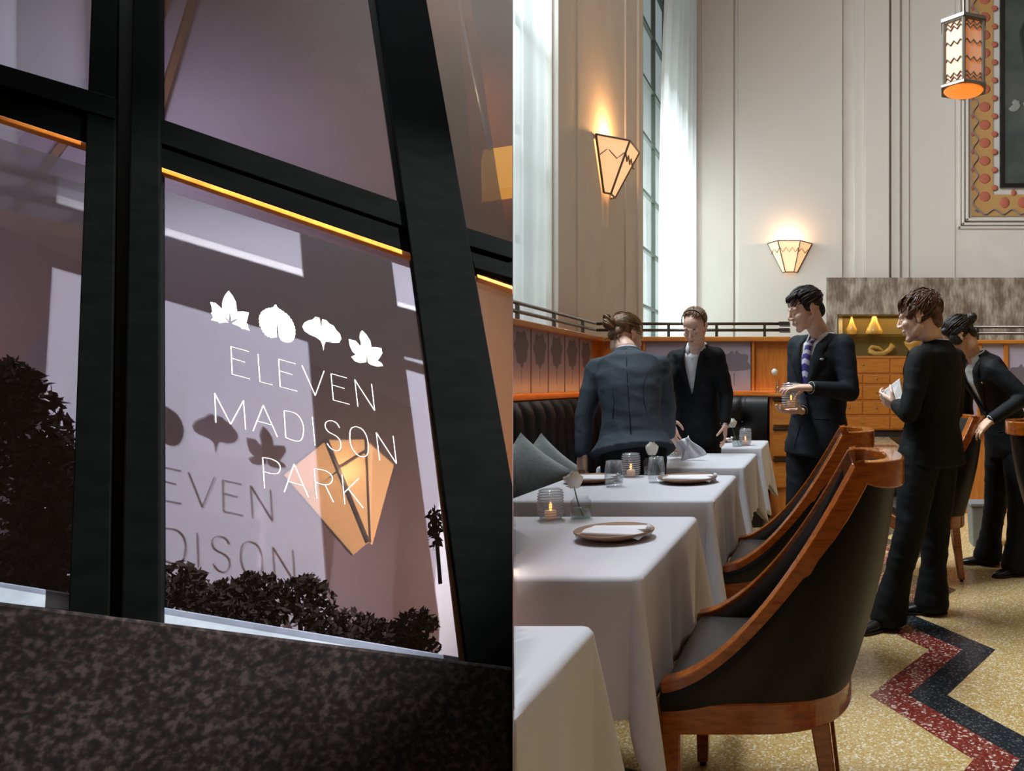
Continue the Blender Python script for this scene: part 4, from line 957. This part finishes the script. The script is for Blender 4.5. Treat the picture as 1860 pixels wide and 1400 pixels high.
def clothing(par, J, m, sc=1.0, V=.55, Vw=.075, lapel=.075, male=False, hem=-.13, flare=1.0, shirt=True, voxel=.009):
    """jacket with lapels and shirt over the spine pelvis-mid-chest; returns the jacket's BVH and frame"""
    pel, mid, top = [Vector(q) for q in J['spine']]; up = (top-pel).normalized()
    lat = Vector(J['sr'])-Vector(J['sl']); lat = (lat-up*lat.dot(up)).normalized(); fw = up.cross(lat)      # lat points to the wearer's right
    ctr = lambda t: spline([pel, mid, top], 20)[max(0, min(20, int(round(t*20))))]+(up*(top-pel).length*(t if t < 0 else max(0, t-1)) if (t < 0 or t > 1) else Vector())
    k = sc*(1.08 if male else 1.0)
    ringsJ = [(hem, .190*flare, .150*flare, .0), (hem*.4, .186*(1+(flare-1)*.6), .146*(1+(flare-1)*.5), 0), (.12, .172, .134, 0), (.30, .152, .116, 0), (.42, .148 if not male else .160, .112, 0), (.60, .162, .124, .006), (.76, .170, .126, .006), (.88, .158, .108, 0), (.95, .118, .086, -.008), (1.0, .078, .070, -.012), (1.03, .066, .062, -.014)]
    def loft(mb, rings, d):
        rows = []
        for t, w, dp, s in rings:
            c = ctr(t)+fw*s*k; row = []
            for i in range(32):
                a = 2*math.pi*i/32; ca, sa = math.cos(a), math.sin(a)
                row.append(c+lat*(w*k-d)*abs(ca)**.85*(1 if ca > 0 else -1)+fw*(dp*k-d)*abs(sa)**.9*(1 if sa > 0 else -1))
            rows.append(row)
        mb.grid(rows, True, True)
    def arms(mb, d):
        for s_ in 'lr':
            S_, E_, W_ = Vector(J['s'+s_]), Vector(J['e'+s_]), Vector(J['w'+s_]); neck = ctr(.93)
            cap(mb, lerp(neck, S_, .45)-up*.012, .058*k-d, S_-up*.006, .054*k-d); cap(mb, S_-up*.008+lerp(neck, S_, .0)*0, .060*k-d, lerp(S_, E_, .5), .055*k-d); cap(mb, lerp(S_, E_, .5), .055*k-d, E_, .048*k-d); cap(mb, E_, .049*k-d, lerp(E_, W_, .93), .037*k-d)
            cap(mb, lerp(ctr(.72), S_, .55), .08*k-d, S_-up*.03, .058*k-d)
    mb = MB(); loft(mb, ringsJ, 0); arms(mb, 0); me = remesh(mb, voxel, 3); wrinkle(me, .006)
    b = bmesh.new(); b.from_mesh(me)
    btn = ctr(1-V)
    def vwid(h): return Vw*k*max(0, min(1, h))**.85
    Lv = (ctr(1.0)-btn).length
    kill = []
    for f in b.faces:
        q = f.calc_center_median()-btn; h = q.dot(up)/Lv; x = q.dot(lat); z = q.dot(fw)
        if z > 0 and 0 < h < 1.15 and abs(x) < vwid(h): kill.append(f)
        elif h > 1.0 and (q-up*q.dot(up)-(ctr(1.0)-btn)+up*(ctr(1.0)-btn).dot(up)).length < .064*k: kill.append(f)
    bmesh.ops.delete(b, geom=kill, context='FACES'); b.to_mesh(me); b.free()
    j = obj('jacket', me, m, par, solid=.004)
    full = MB(); loft(full, ringsJ, 0); arms(full, 0); bmesh.ops.recalc_face_normals(full.b, faces=full.b.faces); tree = BVHTree.FromBMesh(full.b); full.b.free()
    def proj(x, h, off):
        """point on the front of the jacket at lateral x and height h (0 button, 1 neck)"""
        o = btn+up*Lv*h+lat*x+fw*.5; r = tree.ray_cast(o, -fw)
        return (r[0] if r[0] else tree.find_nearest(btn+up*Lv*h+lat*x+fw*.08)[0])+fw*off
    def projb(x, h, off):
        o = btn+up*Lv*h+lat*x-fw*.5; r = tree.ray_cast(o, fw); return (r[0] if r[0] else o+fw*.4)-fw*off
    for sg in (-1, 1):
        rows = []; n = 14
        for i in range(n+1):
            h = i/n*1.02; wi = vwid(h); wl = lapel*k*(min(1, h*1.6)**.8)*(1 if h < .72 else (.62 if h < .80 else .72-.5*(h-.8)))
            rows.append([proj(sg*(wi-.004)*.96, h, .004), proj(sg*(wi+wl*.5), h, .010), proj(sg*(wi+wl), h, .006)])
        mb = MB(); mb.grid(rows); mb.build('lapel', m, j, smooth=True, solid=.004)
    # collar roll round the back of the neck
    mb = MB(); cc = ctr(1.0); rr = []
    for i in range(13):
        a = math.radians(-20+220*i/12); d = lat*math.cos(a)-fw*math.sin(a)
        rr.append([cc+d*.066*k+up*.030, cc+d*.074*k+up*.026, cc+d*.094*k-up*.020, cc+d*.086*k-up*.022])
    mb.grid(rr, True, True); mb.build('collar', m, j, smooth=True)
    MB().ell(proj(.0, -.05, .004), (.009, .009, .009), seg=10, rings=6).build('button', M_shoe, j, smooth=True)
    mb = MB(); mb.tube([proj(.006+.035*max(0, -q)**2, q, .002) for q in (0, -.2, -.4, -.6, -.8, -.95)], .0022, 6); mb.build('front_edge', M_shoe, j, smooth=True)
    for sg in (-1, 1):
        mb = MB(); mb.tube([proj(sg*x, -.42+.02*x, .003) for x in (.075, .10, .125, .145)], .0035, 6); mb.build('pocket_flap', m, j, smooth=True)
    if shirt:
        mb = MB(); loft(mb, [r_ for r_ in ringsJ if r_[0] > .2], .013)
        for q in 'lr': cap(mb, ctr(.93), .050*k, lerp(ctr(.93), Vector(J['s'+q]), .6)-up*.012, .046*k)
        me2 = remesh(mb, .012, 2); s_ = obj('shirt', me2, M_shirt, par)
        for sg in (-1, 1):
            mb = MB(); a = cc+up*.028
            rows = []
            for i in range(10):
                t = math.radians(lerp(-90, 62, i/9)); d = (lat*math.cos(t)*sg+fw*math.sin(t)); drop = .030+.030*max(0, i/9-.5)*2
                rows.append([a+d*.061*k+up*.006, a+d*.067*k-up*.002, a+d*.082*k-up*drop*1.15+fw*.012*(i/9)])
            mb.grid(rows); mb.build('shirt_collar', M_shirt, s_, smooth=True, solid=.003)
        for q in (.35, .6, .85): MB().ell(proj(0, q, -.010), (.005, .005, .005), seg=8, rings=5).build('shirt_button', M_shirt, s_)
    for s_ in 'lr':      # shirt cuffs
        E_, W_ = Vector(J['e'+s_]), Vector(J['w'+s_]); mb = MB(); mb.tube([lerp(E_, W_, .88), lerp(E_, W_, 1.02)], .0315*k, 14); mb.build('shirt_cuff', M_shirt, par, smooth=True)
    return j, proj, projb, (up, lat, fw, ctr, btn, Lv, k)
def trousers(par, J, m, flare=.085, sc=1.0, male=False):
    mb = MB(); pel = Vector(J['spine'][0]); up = Vector((0, 0, 1)); k = sc
    cap(mb, lerp(Vector(J['hl']), Vector(J['hr']), .2)+up*.04, .125*k, lerp(Vector(J['hl']), Vector(J['hr']), .8)+up*.04, .125*k)
    for s in 'lr':
        h, kn, a = Vector(J['h'+s]), Vector(J['k'+s]), Vector(J['a'+s]); cap(mb, h, .108*k, kn, .076*k, 8); cap(mb, kn, .077*k, lerp(kn, a, .55), .072*k, 6); cap(mb, lerp(kn, a, .55), .072*k, Vector((a.x, a.y, max(a.z-.03, .05))), flare, 6)
    me = remesh(mb, .010, 2); wrinkle(me, .007)
    for v in me.vertices:
        if v.co.z < .025: v.co.z = .025
    return obj('trousers', me, m, par)
def shoe(par, a, d, sc=1.0):
    a = Vector((a[0], a[1], 0)); d = Vector((d[0], d[1], 0)).normalized(); l = d.cross(Vector((0, 0, 1)))
    rows = []
    for t, w, h in ((-.075, .016, .04), (-.07, .028, .062), (-.03, .034, .078), (.03, .036, .072), (.08, .042, .054), (.13, .043, .044), (.165, .034, .036), (.185, .014, .024)):
        row = []
        for i in range(14):
            q = 2*math.pi*i/14; row.append(a+d*t*sc+l*w*sc*math.cos(q)+Vector((0, 0, max(.0, h*.5*sc+h*.5*sc*math.sin(q)*1.0))))
        rows.append(row)
    mb = MB(); mb.grid(rows, True, True); o = mb.build('shoe', M_shoe, par, smooth=True)
    mb = MB(); mb.prism([a+d*t*sc+l*w*1.04*sc for t, w in ((-.078, .02), (-.03, .036), (.03, .037), (.09, .045), (.14, .045), (.188, .016))]+[a+d*t*sc-l*w*1.04*sc for t, w in ((.188, .016), (.14, .045), (.09, .045), (.03, .037), (-.03, .036), (-.078, .02))], (0, 0, .014)); mb.build('sole', M_lash, o); return o
def person(label, J, head, skin, hands, jaw=1.0, sc=1.0, voxel=.0042):
    mb = MB(); head.skin(mb, jaw)
    pel, mid, top = [Vector(q) for q in J['spine']]; sp = (top-pel).normalized()
    nb = Vector(J.get('neck', top)); cap(mb, head.p(0, -.022, -.05), .052*sc, nb, .055*sc)
    head.cap(mb, (0, -.035, -.02), .055, (0, -.028, -.08), .052)
    cap(mb, nb-sp*.02, .050*sc, mid, .08*sc); cap(mb, mid, .085*sc, pel, .085*sc)
    for s in 'lr':
        S_, E_, W_ = Vector(J['s'+s]), Vector(J['e'+s]), Vector(J['w'+s]); cap(mb, nb-sp*.075, .038*sc, S_-sp*.03, .038*sc); cap(mb, S_-sp*.03, .038*sc, E_, .034*sc); cap(mb, E_, .034*sc, W_, .0245*sc)
        h, kn, a = Vector(J['h'+s]), Vector(J['k'+s]), Vector(J['a'+s]); cap(mb, pel, .08*sc, h, .075*sc); cap(mb, h, .075*sc, kn, .05*sc); cap(mb, kn, .05*sc, a, .034*sc)
        if hands.get(s): hand(mb, W_, **hands[s])
    o = obj('person', remesh(mb, voxel, 2), skin); return tag(o, label, 'person')
def legs(J, hl, kl, al, hr, kr, ar):
    J.update(hl=P(*hl), kl=P(*kl), al=P(*al), hr=P(*hr), kr=P(*kr), ar=P(*ar))
    for q in ('al', 'ar'): J[q] = Vector((J[q].x, J[q].y, .085))
def hairmat(name, a, b): return mat(name, a, .42, rgb2=b, scale=60, bump=.5, bscale=90, stretch=(1, 1, .3), spec=.4)
# ---- woman with a bun, seen from behind, leaning over a table
J = dict(spine=(P(1150, 806, 3.99), P(1146, 730, 4.03), P(1140, 645, 4.16)), neck=P(1138, 634, 4.20), sl=P(1084, 668, 4.14), sr=P(1198, 662, 4.19), el=P(1062, 756, 4.04), wl=P(1058, 824, 3.97), er=P(1212, 738, 4.36), wr=P(1216, 790, 4.56))
legs(J, (1122, 812, 3.97), (1120, 920, 3.96), (1120, 1050, 3.99), (1180, 812, 3.99), (1182, 920, 3.98), (1186, 1050, 3.99))
h = Head(P(1138, 611, 4.31), (.55, .72, -.42), (.12, .42, .9), 1.02)
A = person('person with tied-up fair hair in a slate suit, seen from behind leaning over a table', J, h, M_skin, {'l': dict(d=(.02, -.12, -1), n=(.6, .8, 0), side=-1, curl=(.35, .55, .65, .8)), 'r': dict(d=(.3, .6, -.6), n=(0, -.3, -1), side=1)})
j, proj, projb, fr_ = clothing(A, J, M_suitA, 1.02, V=.5, flare=1.15, hem=-.10)
up, lat, fw, ctr, btn, Lv, kk = fr_
mb = MB(); mb.tube([projb(0, q, .003) for q in (-.72, -.5, -.3, 0, .3, .6, .9)], .0022, 6); mb.build('back_seam', M_suitC, j, smooth=True)
for sg in (-1, 1):
    mb = MB(); mb.tube([projb(sg*q, hh, .003) for q, hh in ((.088, -.4), (.075, -.1), (.078, .15), (.10, .4))], .0015, 6); mb.build('side_seam', M_suitC, j, smooth=True)
trousers(A, J, M_suitC, .085, .90); shoe(A, J['al'], (.1, 1)); shoe(A, J['ar'], (.2, 1))
M_hairA = hairmat('fair_brown_hair', (96, 70, 44), (142, 108, 70))
mb = MB(); h.ell(mb, (0, -.026, .042), (.080, .094, .078)); h.ell(mb, (0, -.080, -.020), (.052, .030, .045)); h.ell(mb, (-.012, -.128, .022), (.040, .034, .038)); me = remesh(mb, .005, 2)
b = bmesh.new(); b.from_mesh(me); m2 = MB(); m2.b.free(); m2.b = b
hair_strands(h, m2, 90, 4, .09, .0035, lambda r: ((r.uniform(-.07, .07), r.uniform(-.02, .07), r.uniform(.03, .12)), (r.uniform(-.15, .15), -1, -.25)))
rnd = random.Random(5)
for k in range(9):
    a0 = rnd.random()*6.28; ax = rnd.uniform(.4, 1)
    m2.tube([h.p(-.012+.040*math.cos(a0+t)*ax, -.130+.036*math.sin(a0+t), .022+.034*math.sin(a0*2+t*.8)) for t in [q*.35 for q in range(8)]], [.002, .006, .007, .007, .007, .007, .006, .002], 6)
for k in range(16): q = rnd.uniform(-.06, .06); m2.tube([h.p(q, -.07, -.03), h.p(q*1.1, -.085-rnd.random()*.02, -.06), h.p(q*1.2, -.075-rnd.random()*.02, -.095)], [.002, .0016, .0005], 4)
m2.build('hair', M_hairA, A, smooth=True)
# ---- woman with a headband behind the tables
J = dict(spine=(P(1266, 776, 5.2), P(1266, 700, 5.17), P(1266, 632, 5.06)), neck=P(1265, 625, 5.02), sr=P(1226, 650, 5.10), sl=P(1301, 644, 5.06), er=P(1207, 722, 4.96), wr=P(1212, 762, 4.74), el=P(1319, 715, 5.12), wl=P(1317, 768, 5.02))
legs(J, (1285, 782, 5.2), (1285, 880, 5.19), (1284, 1000, 5.2), (1250, 782, 5.22), (1250, 880, 5.2), (1248, 1000, 5.2))
h = Head(P(1262, 594, 4.95), (-.16, -.84, -.52), (-.02, -.5, .86), 1.0)
Cc = person('person in a dark suit and thin black headband looking down, behind the bent colleague', J, h, M_skin, {'r': dict(d=(.35, -.35, -.75), n=(.3, .5, -.6), side=1, curl=(.6, .6, .7, .7)), 'l': dict(d=(.02, -.1, -1), n=(-.9, -.1, 0), side=-1, curl=(.35, .4, .5, .6), thumb=.5)})
h.face(Cc, M_lash)
j, proj, projb, fr_ = clothing(Cc, J, M_suitC, 1.0, V=.58, Vw=.062, lapel=.06, hem=-.16)
trousers(Cc, J, M_suitC, .085); shoe(Cc, J['al'], (0, -1)); shoe(Cc, J['ar'], (-.2, -1))
mb = MB(); h.ell(mb, (0, -.034, .046), (.0785, .090, .076)); h.ell(mb, (0, -.075, .0), (.055, .035, .06)); me = remesh(mb, .005, 2); b = bmesh.new(); b.from_mesh(me); m2 = MB(); m2.b.free(); m2.b = b
hair_strands(h, m2, 110, 8, .09, .003, lambda r: ((r.uniform(-.07, .07), r.uniform(.0, .045), r.uniform(.085, .13)), (r.uniform(-.25, .25), -1, .0)), .002)
m2.build('hair', hairmat('brown_hair', (104, 78, 56), (136, 104, 76)), Cc, smooth=True)
mb = MB(); mb.tube([h.p(0.0775*math.cos(a), .022-.012*math.sin(a), .045+.086*math.sin(a)) for a in [math.radians(-15+210*i/24) for i in range(25)]], .0035, 8); mb.build('headband', M_shoe, Cc, smooth=True)
mb = MB(); mb.tube([lerp(J['el'], J['wl'], q)+Vector((0, 0, -.004)) for q in (1.08, 1.12)], .030, 14); mb.build('bracelet', mat('silver', (190, 190, 195), .25, metal=1), Cc, smooth=True)
# white napkin held over the table
mb = MB(); q0 = P(1240, 797, 4.52); rows = []
for i in range(12):
    t = i/11; rows.append([q0+Vector((t*.07+(.03+.05*t)*u+.012*math.sin(7*t+u*3), .015*math.sin(9*u+4*t), -t*.115+.02*u)) for u in [-1+k/6 for k in range(13)]])
mb.grid(rows); tag(mb.build('napkin', M_nap, smooth=True, solid=.004), 'white napkin held down over the magazine on the fourth table', 'napkin')
# ---- dark-haired man holding a ribbed candle holder
J = dict(spine=(P(1485, 795, 4.42), P(1490, 705, 4.42), P(1493, 614, 4.40)), neck=P(1490, 606, 4.385), sr=P(1450, 626, 4.51), sl=P(1532, 624, 4.29), er=P(1446, 716, 4.42), wr=P(1456, 746, 4.18), el=P(1544, 712, 4.21), wl=P(1474, 704, 4.04))
legs(J, (1508, 805, 4.36), (1500, 930, 4.32), (1492, 1062, 4.36), (1462, 805, 4.46), (1452, 925, 4.40), (1462, 1062, 4.50))
h = Head(P(1462, 563, 4.30), (-.86, -.40, -.30), (-.28, -.1, .95), 1.04)
Mm = person('dark-haired person in a suit and purple tie holding a ribbed candle holder', J, h, M_skin, {'l': dict(d=(-1, -.10, .02), n=(-.1, .2, -1), side=-1, curl=(.25, .35, .5, .6), sc=1.05, thumb=.7), 'r': dict(d=(-.82, -.50, -.02), n=(0, 0, 1), side=-1, curl=(.55, .5, .5, .5), sc=1.05, thumb=.8)}, jaw=1.06, sc=1.06)
h.face(Mm, M_lash)
j, proj, projb, fr_ = clothing(Mm, J, M_suitM, 1.0, V=.56, Vw=.068, lapel=.078, male=True, hem=-.16)
mb = MB(); rows = []
for i in range(13):
    hh = lerp(1.0, .10, i/12); w = (.020 if i == 0 else .016 if i == 1 else lerp(.020, .040, i/12))
    rows.append([proj(-w, hh, -.004), proj(0, hh, .004), proj(w, hh, -.004)])
mb.grid(rows)
M_tie = bpy.data.materials.new('striped_purple_tie'); M_tie.use_nodes = True; nt = M_tie.node_tree; wv = nt.nodes.new('ShaderNodeTexWave'); wv.inputs['Scale'].default_value = 9; wv.bands_direction = 'DIAGONAL'; tc = nt.nodes.new('ShaderNodeTexCoord'); rp = nt.nodes.new('ShaderNodeValToRGB'); rp.color_ramp.interpolation = 'CONSTANT'; rp.color_ramp.elements[0].color = lin((72, 58, 140)); rp.color_ramp.elements[1].position = .62; rp.color_ramp.elements[1].color = lin((206, 204, 226))
nt.links.new(tc.outputs['Object'], wv.inputs['Vector']); nt.links.new(wv.outputs[0], rp.inputs[0]); nt.links.new(rp.outputs[0], nt.nodes['Principled BSDF'].inputs['Base Color'])
mb.build('tie', M_tie, Mm, smooth=True, solid=.004)
p = proj(-.115, .62, .012); MB().ell(p, (.014, .006, .007), seg=10, rings=6).build('lapel_pin', mat('silver', (190, 190, 195), .25, metal=1), j, smooth=True)
trousers(Mm, J, M_suitM, .08, 1.05); shoe(Mm, J['al'], (-.6, -.8), 1.1); shoe(Mm, J['ar'], (-.7, -.6), 1.1)
M_hairM = hairmat('near_black_hair', (24, 19, 17), (40, 31, 27))
mb = MB(); h.ell(mb, (0, -.026, .052), (.0815, .098, .080)); h.ell(mb, (0, -.084, -.015), (.058, .028, .050)); h.cap(mb, (-.036, .040, .092), .014, (.036, .040, .092), .014); h.ell(mb, (.062, .0, .02), (.018, .030, .035)); h.ell(mb, (-.062, .0, .02), (.018, .030, .035)); me = remesh(mb, .005, 2); b = bmesh.new(); b.from_mesh(me); m2 = MB(); m2.b.free(); m2.b = b
hair_strands(h, m2, 150, 11, .06, .0032, lambda r: ((r.uniform(-.07, .07), r.uniform(-.09, .05), r.uniform(.04, .13)), (r.uniform(-.2, .2), 1, -.25)), .004)
for k in range(70): q = -.06+.12*k/69; cq = (1-(q/.088)**2)**.5; m2.tube([h.p(q, .056*cq, .102), h.p(q*1.03, .080*cq, .092), h.p(q*1.05, .088*cq, .070+.008*math.sin(k*2.1))], [.003, .0032, .0006], 5)
m2.build('hair', M_hairM, Mm, smooth=True)
cM = P(1437, 742, 4.07); candle(cM, .050, .145, 'lit ribbed candle holder carried by the dark-haired person')
# ---- woman with short brown hair holding papers
J = dict(spine=(P(1692, 812, 3.84), P(1696, 725, 3.84), P(1700, 628, 3.83)), neck=P(1694, 616, 3.82), sl=P(1671, 648, 3.69), sr=P(1733, 650, 3.97), el=P(1652, 750, 3.64), wl=P(1630, 736, 3.84), er=P(1732, 748, 4.07), wr=P(1660, 738, 4.06))
legs(J, (1674, 822, 3.77), (1652, 965, 3.72), (1614, 1118, 3.74), (1706, 822, 3.9), (1700, 960, 3.96), (1692, 1098, 3.98))
h = Head(P(1669, 576, 3.80), (-.94, .27, -.20), (-.16, .05, .97), 1.06)
Bb = person('person with short brown hair in a black suit, back turned, reading white papers', J, h, M_skin, {'l': dict(d=(-.55, .55, .25), n=(.3, .6, .5), side=-1, curl=(.7, .75, .8, .85), thumb=.5), 'r': dict(d=(-.8, -.1, .15), n=(0, 0, 1), side=1, curl=(.6, .6, .6, .6))})
h.face(Bb, M_lash)
j, proj, projb, fr_ = clothing(Bb, J, M_suitB, 1.04, V=.55, hem=-.16, flare=1.02)
trousers(Bb, J, M_suitB, .095, 1.0); shoe(Bb, (J['al'].x-.02, J['al'].y-.02, 0), (-.75, -.45), 1.0); shoe(Bb, J['ar'], (-.95, .0), 1.05)
M_hairB = hairmat('chestnut_hair', (70, 46, 34), (112, 76, 56))
mb = MB(); h.ell(mb, (0, -.030, .046), (.0835, .098, .082)); h.ell(mb, (0, -.082, -.022), (.056, .030, .050)); h.cap(mb, (-.036, .038, .092), .016, (.036, .038, .092), .016); me = remesh(mb, .005, 2); b = bmesh.new(); b.from_mesh(me); m2 = MB(); m2.b.free(); m2.b = b
hair_strands(h, m2, 240, 13, .05, .0042, lambda r: ((r.uniform(-.08, .08), r.uniform(-.11, .06), r.uniform(.0, .13)), (r.uniform(-.35, .35), r.uniform(.2, 1), r.uniform(-.8, -.1))), .006)
for k in range(70): q = -.062+.124*k/69; cq = (1-(q/.088)**2)**.5; m2.tube([h.p(q, .050*cq, .106), h.p(q*1.03, .080*cq, .092), h.p(q*1.06, .090*cq, .058+.012*math.sin(k*1.7))], [.0035, .004, .0008], 5)
for sg in (-1, 1):
    for k in range(24): m2.tube([h.p(sg*.076, .034-.0026*k, .05), h.p(sg*.080, .032-.002*k, .02), h.p(sg*.0765, .034-.0016*k, -.004+.004*(k % 3))], [.0026, .0026, .0006], 5)
m2.build('hair', M_hairB, Bb, smooth=True)
mb = MB(); a = P(1598, 715, 3.98); mb.prism([a, P(1634, 688, 3.88), P(1640, 722, 3.86), P(1622, 726, 3.90)], (.001, .002, .003)); t = tag(mb.build('paper', M_white), 'white papers held in front of the short-haired person', 'paper')
# ---- woman with a dark bun bending over a chair
J = dict(spine=(P(1832, 794, 4.95), P(1808, 715, 4.90), P(1774, 650, 4.84)), neck=P(1766, 640, 4.82), sl=P(1802, 668, 4.69), sr=P(1746, 668, 5.0), el=P(1862, 722, 4.62), wl=P(1800, 762, 4.56), er=P(1756, 748, 5.16), wr=P(1752, 800, 5.14))
legs(J, (1848, 806, 4.88), (1852, 925, 4.80), (1846, 1040, 4.78), (1818, 806, 5.02), (1808, 920, 5.04), (1794, 1020, 5.06))
h = Head(P(1741, 612, 4.80), (-.76, .12, -.60), (-.58, .12, .80), 1.04)
Dd = person('person with dark hair in a bun bending forward, one hand on a chair back', J, h, M_skin2, {'l': dict(d=(-.75, -.1, -.62), n=(-.45, .1, -.8), side=-1, curl=(.45, .5, .55, .6), spread=.3), 'r': dict(d=(-.6, -.1, -.8), n=(0, .3, -.8), side=1)})
h.face(Dd, M_lash)
j, proj, projb, fr_ = clothing(Dd, J, M_suitD, 1.0, V=.6, Vw=.07, lapel=.06, hem=-.12, flare=1.05)
p = proj(-.11, .62, .012); MB().ell(p, (.008, .006, .008), seg=10, rings=6).build('lapel_pin', M_brass, j, smooth=True)
trousers(Dd, J, M_suitD, .10, 1.0); shoe(Dd, J['al'], (-.85, -.45), 1.0); shoe(Dd, J['ar'], (-.95, .0), 1.0)
M_hairD = hairmat('black_hair', (26, 20, 18), (44, 34, 30))
mb = MB(); h.ell(mb, (0, -.022, .044), (.084, .100, .082)); h.ell(mb, (0, -.080, -.015), (.058, .032, .055)); h.ell(mb, (0, -.135, .045), (.034, .036, .034)); h.cap(mb, (-.05, .045, .075), .026, (.05, .045, .075), .026); h.ell(mb, (.064, .02, .0), (.018, .040, .045)); h.ell(mb, (-.064, .02, .0), (.018, .040, .045)); me = remesh(mb, .005, 2); b = bmesh.new(); b.from_mesh(me); m2 = MB(); m2.b.free(); m2.b = b
hair_strands(h, m2, 150, 17, .10, .0034, lambda r: ((r.uniform(-.08, .08), r.uniform(-.02, .07), r.uniform(-.01, .12)), (r.uniform(-.1, .1), -1, .05)), .004)
rnd = random.Random(9)
for k in range(12): a0 = rnd.random()*6.28; m2.tube([h.p(.03*math.cos(a0+t), -.138+.03*math.sin(t), .045+.034*math.sin(a0+t)) for t in [q*.4 for q in range(7)]], [.002, .006, .006, .006, .006, .004, .001], 5)
m2.build('hair', M_hairD, Dd, smooth=True)
